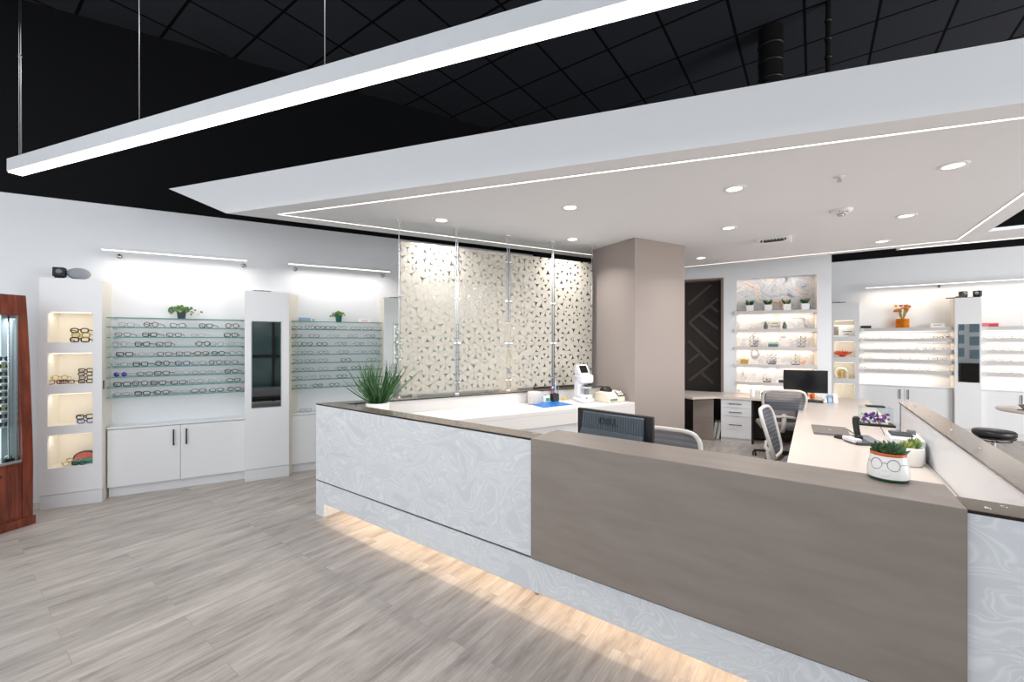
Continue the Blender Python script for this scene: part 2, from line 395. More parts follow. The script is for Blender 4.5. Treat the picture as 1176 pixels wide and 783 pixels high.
def film_mat():
    m, nt, out = base_mat('frosted_leaf_film'); L = nt.links
    d = nd(nt, 'ShaderNodeBsdfDiffuse', Color=lin((240, 235, 225))); t = nd(nt, 'ShaderNodeBsdfTranslucent', Color=lin((246, 241, 232)))
    tr = nd(nt, 'ShaderNodeBsdfTransparent', Color=(.95, .95, .93, 1))
    a = nd(nt, 'ShaderNodeMixShader', Fac=.5); L.new(d.outputs[0], a.inputs[1]); L.new(t.outputs[0], a.inputs[2])
    b = nd(nt, 'ShaderNodeMixShader', Fac=.14); L.new(a.outputs[0], b.inputs[1]); L.new(tr.outputs[0], b.inputs[2]); L.new(b.outputs[0], out.inputs[0]); return m
M['film'] = film_mat()
def chair_mesh_mat():
    m, nt, out = base_mat('grey_chair_mesh'); L = nt.links
    tc = nd(nt, 'ShaderNodeTexCoord'); n = nd(nt, 'ShaderNodeTexWave', wave_type='BANDS', bands_direction='Z', Scale=9.0, Distortion=1.5, Detail=2.0); L.new(tc.outputs['Object'], n.inputs['Vector'])
    r = nd(nt, 'ShaderNodeValToRGB'); r.color_ramp.elements[0].color = lin((92, 96, 104)); r.color_ramp.elements[1].color = lin((114, 118, 126)); L.new(n.outputs['Fac'], r.inputs[0])
    d = nd(nt, 'ShaderNodeBsdfDiffuse'); L.new(r.outputs[0], d.inputs['Color'])
    t = nd(nt, 'ShaderNodeBsdfTransparent'); s = nd(nt, 'ShaderNodeMixShader', Fac=.16); L.new(d.outputs[0], s.inputs[1]); L.new(t.outputs[0], s.inputs[2]); L.new(s.outputs[0], out.inputs[0]); return m
M['chair_mesh'] = chair_mesh_mat()

def area(name, F, x, y, z, sx, sy, watt, rgb=(255, 246, 236), rot=(0, 0, 0), shape='RECTANGLE', spread=180, parent=None):
    l = bpy.data.lights.new(name, 'AREA'); l.shape = shape; l.size = sx
    if shape == 'RECTANGLE': l.size_y = sy
    l.energy = watt; l.color = lin(rgb)[:3]; l.spread = math.radians(spread)
    o = bpy.data.objects.new(name, l); C.objects.link(o); X, Y = F.w(x, y); o.location = (X, Y, z)
    o.rotation_euler = (Matrix.Rotation(F.ang, 3, 'Z') @ Matrix.Rotation(rot[0], 3, 'X') @ Matrix.Rotation(rot[1], 3, 'Y')).to_euler()
    return o
# ================================================================== the setting
ZS, ZT = 2.81, 4.93                              # dropped ceiling, black ceiling
struct(MB().box(-9, 16, -9, 16, -.1, 0), 'floor', M['floor'], B)
struct(MB().box(-4.6, 10, -3.2, 9.5, ZT, ZT+.1).box(10, 17, 1.5, 9.5, ZT, ZT+.1), 'ceiling', M['ceil'], B)
YW, YT, YC, YS = 1.63, 1.35, 1.45, 1.43          # wall, tower fronts, cabinet fronts, shelf fronts (frame A)
XWE = A.hit(612, 300, YW)[0]
struct(MB().box(-6, XWE, YW, YW+.15, 0, 3.03).mat(1).box(-6, XWE, YW, YW+.15, 3.03, ZT), 'wall_left', [M['wall'], M['black_paint']], A)
struct(MB().box(2.0, 15, 8.3, 8.45, 0, 3.15).mat(1).box(2.0, 15, 8.3, 8.45, 3.15, ZT), 'wall_back', [M['wall'], M['black_paint']], B)
# wall with the display niche
nx0, nx1 = N.hit(845, 350, 0)[0], N.hit(939, 350, 0)[0]
nxe, nxd = N.hit(955, 350, 0)[0], N.hit(831, 350, 0)[0]
nxl = N.hit(715, 350, 0)[0]
nzt = N.hit(892, 317.5, 0)[1]; dzt = N.hit(810, 320, 0)[1]
w = MB().box(nxd, nx0, 0, .3, 0, 3.1).box(nx1, nxe, 0, .3, 0, 3.1).box(nx0, nx1, 0, .3, nzt, 3.1).box(nx0, nx1, 0, .3, 0, .70).box(nxl, nxd, 0, .3, dzt, 3.1)
struct(w, 'wall_niche', M['wall'], N)
struct(MB().box(-7, nxl-.002, .25, .4, 0, 3.2).box(nxl-.002, nxd+.2, .42, .5, 0, dzt+.3).mat(1).box(-7, nxl-.002, .25, .4, 3.2, ZT).box(nxl-.002, nxe, .05, .25, 3.1, ZT), 'wall_rear', [pm('dark_taupe_paint', (84, 75, 68), .6), M['black_paint']], N)
ndx0 = N.hit(770, 350, .2)[0]
d = struct(MB().box(ndx0, nxd-.04, .20, .26, 0, dzt-.03), 'door_1', M['dark_door'], N)
bt = MB()
dw = nxd-.04-ndx0
def strip(x0, z0, x1, z1, w=.022):
    dx, dz = x1-x0, z1-z0; l = math.hypot(dx, dz); ox, oz = -dz/l*w, dx/l*w
    bt.prism_y([(x0-ox, z0-oz), (x1-ox, z1-oz), (x1+ox, z1+oz), (x0+ox, z0+oz)], .185, .2)
M['batten'] = pm('charcoal_batten', (66, 59, 56), .4)
def dp(cx, cy): return N.hit(770+cx/3.26, 290+cy/3.26, .19)
for p, q in (((66, 195), (152, 120)), ((70, 262), (178, 172)), ((110, 232), (178, 285)), ((70, 262), (178, 362)), ((145, 196), (178, 222)), ((66, 330), (150, 415)), ((66, 412), (112, 375)), ((70, 480), (178, 395)), ((112, 447), (160, 490))):
    a, b = dp(*p), dp(*q)
    f = lambda v: min(max(v, ndx0+.03), nxd-.07)
    strip(f(a[0]), a[1], f(b[0]), b[1])
bo = bt.build('diagonal_batten', M['batten'], d)
jt = MB().box(nxd-.04, nxd, -.012, .25, 0, dzt, .003).box(ndx0, nxd-.04, -.012, .25, dzt-.03, dzt, .003)
struct(jt, 'trim_1', M['taupe_trim'], N)

# column
xc0, xc1 = 3.33, 4.2
struct(MB().box(xc0, xc1, -.70, .05, 0, ZS, .004), 'column', M['column'], A)
struct(MB().box(xc0-.006, xc1+.006, -.706, .05, 0, .09), 'baseboard_column', M['taupe_trim'], A)

# dropped ceiling with its overhanging end
def isect(p, d, q, e):
    k = ((q[0]-p[0])*e[1]-(q[1]-p[1])*e[0])/(d[0]*e[1]-d[1]*e[0]); return (p[0]+d[0]*k, p[1]+d[1]*k)
def bline_s(s): return (B.w(s, 0), B.n)
def bline_t(t): return (B.w(0, t), B.e)
pf = isect(P0, D.e, *bline_s(5.3)); pr = isect(P0, A.e, *bline_t(5.29))
sh = (-.81*D.e[0], -.81*D.e[1])
bot = [P0, pf, B.w(5.3, 5.29), pr]
strip_ = [B.w(5.301, 4.76), B.w(9.5, 4.76), B.w(9.5, 5.45), B.w(4.63, 5.45), B.w(4.63, 5.291), B.w(5.301, 5.291)]
top = [(P0[0]+sh[0], P0[1]+sh[1])]+bot[1:-1]+[(pr[0]+sh[0], pr[1]+sh[1])]
M['slab'] = pm('dropped_ceiling_paint', (240, 242, 246), .65, var=.01, spec=.2)
struct(MB().prism(bot, ZS, 3.14, top).prism(strip_, ZS, ZS+.035), 'ceiling_slab', M['slab'])
# light lines let into it
q0 = D.w(0, .18); fa = A.w(0, 0)
back_p = (P0[0]+A.n[0]*-.213, P0[1]+A.n[1]*-.213)
c1 = isect(q0, D.e, back_p, A.e); c2 = isect(q0, D.e, *bline_s(5.13)); c3 = B.w(5.13, 5.1); c4 = isect(back_p, A.e, *bline_t(5.1))
def led_line(p, q, label, wd=.013, glow='led'):
    dx, dy = q[0]-p[0], q[1]-p[1]; l = math.hypot(dx, dy)
    F = Frame(p[0], p[1], dx, dy)
    t = thing('led_strip', label, 'light strip', F, 0, 0, ZS, 0, 'light lines in the dropped ceiling')
    MB().box(0, l, -wd*.9, wd*.9, -.003, .002).build('channel', M['alu'], t)
    MB().box(0, l, -wd*.5, wd*.5, -.0045, -.003).build('diffuser', M[glow], t)
led_line(c1, c2, 'long light line along the front edge of the white dropped ceiling', .017)
led_line(c1, c4, 'light line in the dropped ceiling above the frosted glass panels')
led_line(c4, c3, 'light line in the dropped ceiling in front of the niche wall', .015)
led_line(c2, c3, 'slanting light line at the right end of the dropped ceiling', .015)
led_line(B.w(4.66, 5.37), B.w(9.4, 5.37), 'light line beyond the right end of the dropped ceiling, above the lit wall shelves', .035)

# downlights and ceiling fittings
def downlight(px, py, label, r=.056, watt=10.5):
    x, y = W.at(px, py, ZS)
    t = thing('downlight', label, 'downlight', W, x, y, ZS, 0, 'round downlights in the dropped ceiling')
    MB().lathe([(r, -.001), (r*1.02, -.006), (r*1.42, -.004), (r*1.45, 0), (r, 0)], 32).build('trim_ring', M['white_plastic'], t)
    MB().lathe([(0, -.0035), (r, -.0035), (r, 0), (0, 0)], 32).build('lens', M['lamp'], t)
    area('downlight_lamp', W, x, y, ZS-.012, r*1.8, 0, watt, (255, 251, 247), shape='DISK', spread=130)
for px, py, lb in ((507, 252.5, 'round downlight leftmost in the dropped ceiling, above frosted glass'), (655, 238, 'round downlight left of the column and nearer than its neighbour'),
                   (657.5, 274.5, 'round downlight close to the left side of the taupe column'), (843.5, 216.5, 'round downlight in mid ceiling, right of the column'),
                   (837, 261.5, 'small round downlight beside the ceiling emergency light'), (805, 296, 'tiny round downlight over the dark door'),
                   (1095, 190, 'largest and nearest round downlight, at the right of the dropped ceiling'), (1041, 247.5, 'round downlight right of the fire detector'),
                   (1013, 277, 'round downlight near the ceiling edge over the long worktop')):
    downlight(px, py, lb)
x, y = W.at(966, 241, ZS)
t = thing('fire_detector', 'white round fire detector with red lettering on the dropped ceiling', 'detector', W, x, y, ZS, -.35)
MB().lathe([(0, -.035), (.055, -.035), (.084, -.02), (.09, 0), (0, 0)], 32).build('housing', M['white_plastic'], t)
MB().lathe([(0, -.062), (.018, -.06), (.022, -.035), (0, -.035)], 20).box(-.03, .03, -.004, .004, -.055, -.035, .001).build('sensor', M['steel'], t)
def text(body, size, mat, name, parent, loc, rot, depth=.001, cx='CENTER'):
    c = bpy.data.curves.new(name, 'FONT'); c.body = body; c.size = size; c.extrude = depth; c.align_x = cx; c.align_y = 'CENTER'; c.offset = size*.012
    c.materials.append(mat); q = bpy.data.objects.new(name, c); me = bpy.data.meshes.new_from_object(q); bpy.data.objects.remove(q); bpy.data.curves.remove(c)
    o = bpy.data.objects.new(name, me); C.objects.link(o); o.parent = parent; o.location = loc; o.rotation_euler = rot; return o
text('FIRE', .042, M['red'], 'lettering', t, (0, -.068, -.024), (math.radians(125), 0, 0))
x, y = W.at(963, 203, ZS)
def sprinkler(px, py, label, F=W):
    x, y = W.at(px, py, ZS)
    t = thing('sprinkler', label, 'sprinkler', W, x, y, ZS)
    MB().lathe([(0, -.004), (.03, -.006), (.034, 0), (0, 0)], 24).build('escutcheon', M['white_plastic'], t)
    MB().cyl(0, 0, -.035, -.004, .006, 10).box(-.012, .012, -.002, .002, -.03, -.01).lathe([(0, -.038), (.016, -.037), (.016, -.035), (0, -.035)], 16).build('deflector', M['steel'], t)
sprinkler(964, 203, 'ceiling sprinkler in front of the fire detector')
x, y = W.at(889, 274, ZS)
t = thing('emergency_light', 'white boxy ceiling unit with a dark slotted face, left of the fire detector', 'emergency light', B, *B.loc(x, y), ZS)
MB().prism_x([(-.09, 0), (.09, 0), (.075, -.06), (-.05, -.06)], -.17, .17, .006).build('housing', M['white_plastic'], t)
g = MB().box(-.10, .10, -.078, -.058, -.05, -.03, .002)
for k in range(8): g.box(-.13+k*.034, -.115+k*.034, -.088, -.07, -.046, -.022)
g.build('slotted_face', M['dark_grey'], t)
# suspension anchors over the glass panels appear with the panels below

# ceiling services
x, y = W.at(885, 30, ZT)
def duct(px, py, r, z0, label, name):
    x, y = W.at(px, py, ZT)
    d = MB().cyl(0, 0, z0-ZT, 0, r, 24)
    for k in range(7): d.lathe([(r, -.2-k*.18), (r+.008, -.195-k*.18), (r+.008, -.175-k*.18), (r, -.17-k*.18)], 24)
    solo(d, name, M['black_metal'], label, 'duct', W, x, y, ZT)
duct(885, 34, .115, 3.16, 'black round air duct dropping from the black tiled ceiling', 'air_duct')
duct(951, 2, .022, 3.16, 'thin black pipe dropping from the ceiling right of the duct', 'ceiling_pipe')

# linear pendant
PF = Frame(-3.888, 3.215, .937, -.349)
t = thing('linear_pendant', 'long white linear pendant lamp hanging under the black ceiling', 'pendant lamp', PF, 0, 0, 2.898)
L_ = 6.6
MB().box(0, L_, 0, .088, .008, .105, .002).build('housing', M['alu'], t)
MB().box(.006, L_-.006, .005, .083, 0, .0085, .001).build('diffuser', M['led_white'], t)
for px in (22, 160, 373):
    xx = PF.hit(px, 150, .044)[0]
    cb = MB().tube([(xx, .044, .105), (xx, .044, ZT-2.898)], .0028, 6).cyl(xx, .044, .105, .13, .008, 10)
    if px == 22:
        cb.tube([(xx+.012, .05, .105), (xx+.012, .05, ZT-2.898)], .0035, 6)
        for zz in (.9, 1.38): cb.box(xx-.008, xx+.022, .04, .056, zz, zz+.012, .002)
    cb.build('suspension_cable', M['steel'], t)

# ================================================================== wall displays on the left
def eyeglasses_mesh(shape, mats, thick, hw=.026, hh=.019, lens=False):
    mb = MB(); e = {'round': 2.0, 'square': 4.5, 'oval': 2.6, 'cat': 3.0}[shape]
    if shape == 'round': hw, hh = .024, .023
    for sx in (-1, 1):
        pts = []
        for i in range(18):
            a = 2*PI*i/18; c, s = math.cos(a), math.sin(a)
            x = hw*math.copysign(abs(c)**(2/e), c); z = hh*math.copysign(abs(s)**(2/e), s)
            if shape == 'cat' and z > 0: z += .007*(x*sx/hw > .3)*(x*sx/hw)
            pts.append((sx*.034+x, 0, hh+thick+z))
        mb.mat(0).tube(pts, thick, 5, True)
        if lens: mb.mat(1).poly([(p[0], .001, p[2]) for p in pts])
        xo = sx*(.034+hw)
        mb.mat(0).tube([(xo, 0, hh*1.45), (xo+sx*.006, .012, hh*1.5), (xo+sx*.006, .075, hh*1.3), (xo+sx*.004, .118, hh*1.0), (xo, .142, hh*.35)], thick*.9, 5)
    mb.tube([(-.0105, 0, hh*1.45), (-.004, -.003, hh*1.72), (.004, -.003, hh*1.72), (.0105, 0, hh*1.45)], thick, 5)
    return mb.mesh('eyeglasses', mats)
GM = {}
COL = {'black': (24, 24, 28), 'tortoise': (96, 62, 40), 'grey': (96, 102, 112), 'navy': (36, 56, 112), 'silver': (150, 154, 160), 'brown': (84, 60, 52), 'red': (160, 44, 40), 'yellow': (196, 176, 70), 'teal': (62, 140, 128), 'clear pink': (206, 160, 150), 'blue': (40, 96, 180), 'coral': (214, 116, 96)}
for k, v in COL.items(): M['frame_'+k] = pm('eyeglass_frame_'+k.replace(' ', '_'), v, .3, var=.15, scale=90)
def glasses(col, shape, F, x, y, z, label, group, rot=0, thick=.0021, scale=1.0, tilt=None):
    k = (col, shape, thick)
    if k not in GM: GM[k] = eyeglasses_mesh(shape, [M['frame_'+col]], thick)
    o = bpy.data.objects.new('eyeglasses', GM[k]); C.objects.link(o); place(o, F, x, y, z, rot); o.scale = (scale,)*3
    if tilt: o.rotation_euler = (tilt[0], tilt[1], F.ang+rot)
    return tag(o, label, 'eyeglasses', group)

def wall_tower(F, x0, x1, yf, yb, h, openings, label, mirror=None, flare=0, cat='display tower', group=None, side='cream'):
    """front panel with openings (x0,x1,z0,z1), carcass behind, plinth under"""
    t = thing('display_tower', label, cat, F, x0, yf, 0, 0, group)
    wd, dp_ = x1-x0, yb-yf
    fp = MB(); ops = sorted(openings, key=lambda o: o[2])
    if ops:
        xa, xb = ops[0][0]-x0, ops[0][1]-x0
        fp.box(0, xa, 0, .02, .135, h).box(xb, wd, 0, .02, .135, h)
        z = .135
        for o in ops: fp.box(xa, xb, 0, .02, z, o[2]); z = o[3]
        fp.box(xa, xb, 0, .02, z, h)
    else: fp.box(0, wd, 0, .02, .135, h, .002)
    fp.build('front_panel', M['white'], t)
    MB().box(0, wd, .002, .05, 0, .13, .002).build('plinth', M['plinth'], t)
    cs = MB().prism([(0, .02), (.02, .02), (.02, dp_), (0, dp_)], 0, h-.001).prism([(wd-.02, .02), (wd, .02), (wd+flare, dp_), (wd+flare-.02, dp_)], 0, h-.001)
    cs.box(.02, wd-.02, .02, dp_, h-.03, h-.001).box(.02, wd-.02, dp_-.02, dp_, .06, h-.03)
    cs.build('carcass', M[side], t)
    for o in ops:
        a, b, z0, z1 = o[0]-x0, o[1]-x0, o[2], o[3]
        cu = MB().box(a-.012, a, .02, dp_-.03, z0-.012, z1+.012).box(b, b+.012, .02, dp_-.03, z0-.012, z1+.012).box(a, b, .02, dp_-.03, z0-.012, z0).box(a, b, .02, dp_-.03, z1, z1+.012).box(a, b, dp_-.034, dp_-.022, z0, z1)
        cu.build('cubby', M['cream'], t)
        MB().box(a+.02, b-.02, .03, .042, z1-.006, z1, .001).build('cubby_light', M['warm_led'], t)
        area('cubby_lamp', F, (o[0]+o[1])/2, yf+.045, z1-.012, (b-a)*.9, .02, .32, (255, 248, 236), rot=(.5, 0, 0))
    if mirror:
        a, b, z0, z1 = mirror; a -= x0; b -= x0
        m = MB().box(a, b, -.006, 0, z0, z1, .002).build('mirror', M['mirror'], t)
        MB().box(a-.004, b+.004, -.004, .0, z0-.004, z1+.004).build('mirror_backing', M['grey_plastic'], m)
    return t

hx = lambda px, y=YT: A.hit(px, 400, y)[0]
hz = lambda px, py, y=YT: A.hit(px, py, y)[1]
T1 = (hx(45), hx(117)); T2 = (hx(281), hx(332)); wT = .45
T3 = (hx(441), hx(441)+wT); T4 = (T3[0]+1.64, min(T3[0]+1.64+wT, XWE))
HT = hz(45, 318)
o1 = (hx(54.5), hx(106.5))
ops1 = [(o1[0], o1[1], hz(54.5, b), hz(54.5, a)) for a, b in ((357.7, 393.2), (405.6, 442), (453, 490), (500.5, 538.5))]
tw1 = wall_tower(A, T1[0], T1[1], YT, YW, HT, ops1, 'tall white tower with four lit cubbies beside the wooden kiosk')
MB().box(T1[1]-T1[0]-.002, T1[1]-T1[0]+.006, .03, .05, hz(117, 447), hz(117, 437), .002).build('latch', M['black_metal'], tw1)
mz = (hz(289, 468.5), hz(289, 369))
tw2 = wall_tower(A, T2[0], T2[1], YT, YW, HT-.03, [], 'white tower with a tall mirror between the two glass shelf banks', (hx(289), hx(322.5), mz[0], mz[1]), flare=.10)
tw3 = wall_tower(A, T3[0], T3[1], YT, YW, HT-.03, [], 'white mirror tower partly behind the first frosted glass panel', (T3[0]+.12, T3[0]+.36, mz[0], mz[1]))
o4 = (T4[0]+.07, T4[1]-.07)
tw4 = wall_tower(A, T4[0], T4[1], YT, YW, HT-.03, [(o4[0], o4[1], o[2], o[3]) for o in ops1], 'white cubby tower standing behind the frosted leaf glass')
for tw, k, lb in ((tw2, .25, 'dark flat lamp lying on top of the mirror tower between the shelf banks'), (tw3, .12, 'dark flat lamp on the tower beside the frosted glass')):
    T = T2 if tw is tw2 else T3
    sp = MB().box(-.09, .09, -.03, .03, 0, .012, .004).cyl(0, .02, 0, .018, .02, 12)
    solo(sp, 'uplight', M['dark_grey'], lb, 'uplight', A, T[0]+.17, YT+.06, HT-.03)

ZC = A.hit(120.5, 491, YC)[1]
def cabinet(F, x0, x1, yf, yb, h, label, ndoor=2, handle='black_metal', hx_=None):
    t = thing('base_cabinet', label, 'cabinet', F, x0, yf, 0)
    wd, dp_ = x1-x0, yb-yf
    MB().box(0, wd, .02, dp_, .10, h, .001).build('body', M['white'], t)
    MB().box(.002, wd-.002, .035, .06, 0, .10, .001).build('plinth', M['plinth'], t)
    dw = wd/ndoor
    for k in range(ndoor):
        d = MB().box(k*dw+.002, (k+1)*dw-.002, 0, .019, .105, h-.008, .0015).build('door', M['white'], t)
        hxx = (k+1)*dw-.055 if k % 2 == 0 else k*dw+.055
        MB().box(hxx-.006, hxx+.006, -.026, -.016, h-.22, h-.05, .002).box(hxx-.005, hxx+.005, -.016, 0, h-.215, h-.205).box(hxx-.005, hxx+.005, -.016, 0, h-.065, h-.055).build('handle', M[handle], d)
    return t
cabs = ((T1[1]+.012, T2[0]-.004, 'white two-door base cabinet under the shelves with the ivy pot'), (T2[1]+.012, T3[0]-.004, 'white base cabinet right of the mirror tower, behind the desk end'), (T3[1]+.012, T4[0]-.004, 'white base cabinet behind the frosted glass panels'))
for x0, x1, lb in cabs:
    cabinet(A, x0, x1, YC, YW, ZC-.022, lb)
    solo(MB().box(0, x1-x0, -.012, YW-YC, 0, .022, .003), 'countertop', M['white'], lb.replace('base cabinet', 'countertop').replace('two-door ', '').replace('countertop', 'countertop ledge', 1), 'countertop', A, x0, YC, ZC-.022)

ysh = (364, 375.0, 386.6, 398, 409.8, 421.6, 433.2, 444.8, 456.4)
ZSH = [A.hit(126, y, YS)[1] for y in ysh]
banks = ((cabs[0][0], cabs[0][1], 'in the bank under the ivy pot', 'glass shelves under the ivy pot'), (cabs[1][0], cabs[1][1], 'in the bank between the two mirror towers', 'glass shelves between the mirror towers'), (cabs[2][0], cabs[2][1], 'in the bank behind frosted glass', 'glass shelves behind the frosted glass'))
for x0, x1, wh, grp in banks:
    for i, z in enumerate(ZSH):
        lb = ('topmost' if i == 0 else ORD[i+1]+' from top')+' green-edged glass shelf '+wh
        t = thing('glass_shelf', lb, 'shelf', A, x0, YS, z, 0, grp)
        l = x1-x0
        MB().mat(0).box(0, l, .004, YW-YS, -.010, 0).mat(1).box(0, l, 0, .004, -.010, 0).build('pane', [M['shelf_glass'], M['glass_edge']], t)
        for xx in (.03, l-.03):
            MB().cyl(xx, .04, -.020, -.010, .009, 10).box(xx-.004, xx+.004, .03, YW-YS, -.018, -.010).build('bracket', M['steel'], t)
        
def row(F, y, z, pxs, dark, wh, grp, plane, thin=False, shelf='glass shelf'):
    pass
cols = ['black', 'grey', 'brown', 'silver', 'tortoise', 'black', 'grey']
shapes = ['square', 'oval', 'round', 'square', 'cat', 'oval']
rows1 = [  # (zoomed x, d = dark frame, t = thin frame, n = navy)
    [(180, 't'), (380, 'd'), (600, ''), (830, 'd'), (1045, 'd')], [(150, ''), (370, 'd'), (570, ''), (765, 't'), (1035, 'd')],
    [(125, 't'), (310, 'd'), (485, 'd'), (808, 'd'), (920, 't'), (1068, 't')], [(165, 'd'), (345, 't'), (490, ''), (645, ''), (797, 'd'), (930, 'd'), (1078, 't')],
    [(125, 't'), (295, 'd'), (475, 'd'), (638, 'n'), (775, 't'), (908, ''), (1035, '')], [(130, 'v'), (330, ''), (470, 'd'), (635, 't'), (775, 't'), (900, 't'), (1038, 'd')],
    [(145, 'd'), (292, 'd'), (440, 'd'), (605, ''), (752, 't'), (905, 't'), (1058, '')], [(140, 't'), (310, 'd'), (468, 'd'), (630, 't'), (772, ''), (918, ''), (1062, 'd')]]
rows2 = [[340, 356, 368, 380, 392, 409, 422, 434], [341, 361, 384, 405, 426], [338, 353, 370, 393, 413, 428], [340, 353, 372, 395, 416, 431],
         [339, 356, 371, 397, 427], [340, 354, 371, 393, 409, 423], [340, 358, 373, 393, 424], [337, 346, 365, 384, 404]]
def add_row(F, items, y, z, where, grp, plane, scale=1.0):
    for k, (px, st) in enumerate(items):
        x = F.hit(px, 400, plane)[0]
        sh = shapes[(k*3+int(z*100)) % len(shapes)]
        if st == 'd': col, th = ('black' if (k+int(z*50)) % 3 else 'tortoise'), .0030
        elif st == 't': col, th = ('silver' if k % 2 else 'grey'), .0012
        elif st == 'n': col, th = 'navy', .0028
        else: col, th = ('grey', 'black', 'brown')[(k+int(z*100)) % 3], .0020
        lab = {'d': 'bold ', 't': 'thin ', 'n': '', '': ''}[st]+col+' '+('angular' if sh == 'square' else 'cat-eye' if sh == 'cat' else sh)+' eyeglasses, '+(ORD[k+1]+' pair from left on ')+where
        glasses(col, sh, F, x, y, z, lab, grp, rot=R.uniform(-.25, .25), thick=th, scale=scale)
def violet(F, x, y, z, rot, label):
    t = thing('sunglasses', label, 'sunglasses', F, x, y, z, rot)
    me = MB().mesh('tmp', [M['frame_navy']]); bpy.data.meshes.remove(me)
    o = bpy.data.objects.new('frame', eyeglasses_mesh('round', [M['frame_navy']], .0016)); C.objects.link(o); o.parent = t
    for sx in (-1, 1):
        MB().lathe([(0, -.0015), (.0225, -.001), (.0225, .001), (0, .0015)], 20).build('lens', M['violet_lens'], t)
        l = list(t.children)[-1]; l.rotation_euler = (PI/2, 0, 0); l.location = (sx*.034, 0, .0245)
for i, rw in enumerate(rows1):
    its = []
    for k, (zx, st) in enumerate(rw):
        px = 120+zx/7.127
        if st == 'v':
            violet(A, A.hit(px, 400, YS+.03)[0], YS+.03, ZSH[i+1], -.3, 'violet mirrored round sunglasses at left end of a glass shelf under the ivy pot')
        its.append((px, st))
    sub = [(p, s) for p, s in its]
    for k, (p, s) in enumerate(sub):
        if s == 'v': continue
        x = A.hit(p, 400, YS+.035)[0]; z = ZSH[i+1]
        sh = shapes[(k*2+i) % len(shapes)]
        col, th = {'d': (('black', 'tortoise', 'black')[(k+i) % 3], .0040), 't': (('grey', 'silver')[k % 2], .0018), 'n': ('navy', .0036), '': (('black', 'grey', 'brown')[(k+i) % 3], .0030)}[s]
        lab = f"{ {'d':'bold ','t':'thin ','n':'','':''}[s] }{col} {'angular' if sh == 'square' else 'cat-eye' if sh == 'cat' else sh} eyeglasses, {ORD[k+1]} from left on {ORD[i+2]} glass shelf under the ivy"
        glasses(col, sh, A, x, YS+.035, z, lab, 'eyeglasses on the glass shelves under the ivy', rot=R.uniform(-.3, .3), thick=th, scale=1.05)
for i, rw in enumerate(rows2):
    for k, p in enumerate(rw):
        x = A.hit(p, 400, YS+.035)[0]
        if x-.07 < banks[1][0]: x = banks[1][0]+.075
        s = 'd' if (i, k) in ((0, 2), (0, 3), (2, 1), (2, 2), (4, 3), (5, 3), (5, 4), (6, 3), (7, 3), (7, 2)) else ''
        sh = shapes[(k*2+i) % len(shapes)]
        col, th = ('black', .0036) if s else (('grey', 'black', 'brown', 'silver')[(k+i) % 4], .0025)
        lab = f"{'bold ' if s else 'slim '}{col} {'angular' if sh == 'square' else 'cat-eye' if sh == 'cat' else sh} eyeglasses, {ORD[k+1]} from left on {ORD[i+2]} shelf between the mirror towers"
        glasses(col, sh, A, x, YS+.035, ZSH[i+1], lab, 'eyeglasses on the glass shelves between the mirror towers', rot=R.uniform(-.25, .25), thick=th, scale=.92)
x = A.hit(351, 400, YC+.06)[0]
glasses('brown', 'oval', A, x, YC+.05, ZC, 'brown eyeglasses lying on the white ledge right of the mirror tower', None, thick=.002)

# stacked frames in the cubbies
def stack(px, zbase, cols_, where, grp, y=YT+.05, pitch=.042, sc=1.0, jit=.12, F=A, thick=.0056, rx=None):
    x = F.hit(px, 400, y)[0]
    for k, c in enumerate(cols_):
        n = len(cols_)
        pos = 'bottom pair' if k == 0 else ('top pair' if k == n-1 else ORD[k+1]+' pair up')
        glasses(c, shapes[(k*2+1) % 6] if c != 'black' else 'square', F, x+R.uniform(-.006, .006), y, zbase+k*pitch*sc, f'{c} eyeglasses, {pos} of the stack {where}', grp, rot=R.uniform(-jit, jit), thick=thick, scale=sc)
zb = [o[2] for o in ops1]
stack(92, zb[0], ['black', 'yellow', 'tortoise'], 'in the top lit cubby', 'stack in the top cubby', sc=1.08)
stack(99, zb[1], ['black', 'grey', 'tortoise', 'black'], 'at right in the second cubby', 'tall stack in the second cubby', sc=.85)
stack(97.5, zb[2], ['blue', 'black'], 'in the third lit cubby', 'stack in the third cubby', sc=1.0)
for k, (px, c, rot, dz, dy, tl) in enumerate(((64, 'tortoise', .5, 0, .05, None), (72, 'red', -.5, 0, .09, None), (69, 'yellow', .15, .038, .06, None), (77, 'black', -.2, .002, .035, None))):
    x = A.hit(px, 400, YT+dy)[0]
    glasses(c, shapes[k], A, x, YT+dy, zb[1]+dz, f'{c} eyeglasses in the loose pile at left of the second cubby', 'loose pile in the second cubby', rot=rot, thick=.004, scale=.9)
x = A.hit(97, 400, YT+.1)[0]
cs = thing('glasses_case', 'open coral and mint glasses case standing in the lowest cubby', 'case', A, x, YT+.11, zb[3], .05)
arch = [(-.085, .0)]+[(.085*-math.cos(PI*i/14), .06+.055*math.sin(PI*i/14)) for i in range(15)]+[(.085, 0)]
MB().prism_y(arch, 0, .05, .006).build('lid', M['frame_black'], cs)
MB().prism_y([(p[0]*.85, .012+p[1]*.82) for p in arch], -.004, .01, .003).build('lining', M['frame_coral'], cs)
MB().box(-.085, .085, -.06, .0, 0, .045, .012).build('tray', M['frame_teal'], cs)
for k, (px, c, dy, dz, rot) in enumerate(((80, 'yellow', .035, 0, .3), (84, 'clear pink', .03, .036, -.2), (90, 'black', .012, 0, -.25))):
    x = A.hit(px, 400, YT+dy)[0]
    glasses(c, shapes[k+2], A, x, YT+dy+.01, zb[3]+dz, f'{c} eyeglasses piled in front of the coral case in the lowest cubby', 'pile in the lowest cubby', rot=rot, thick=.004, scale=.85)

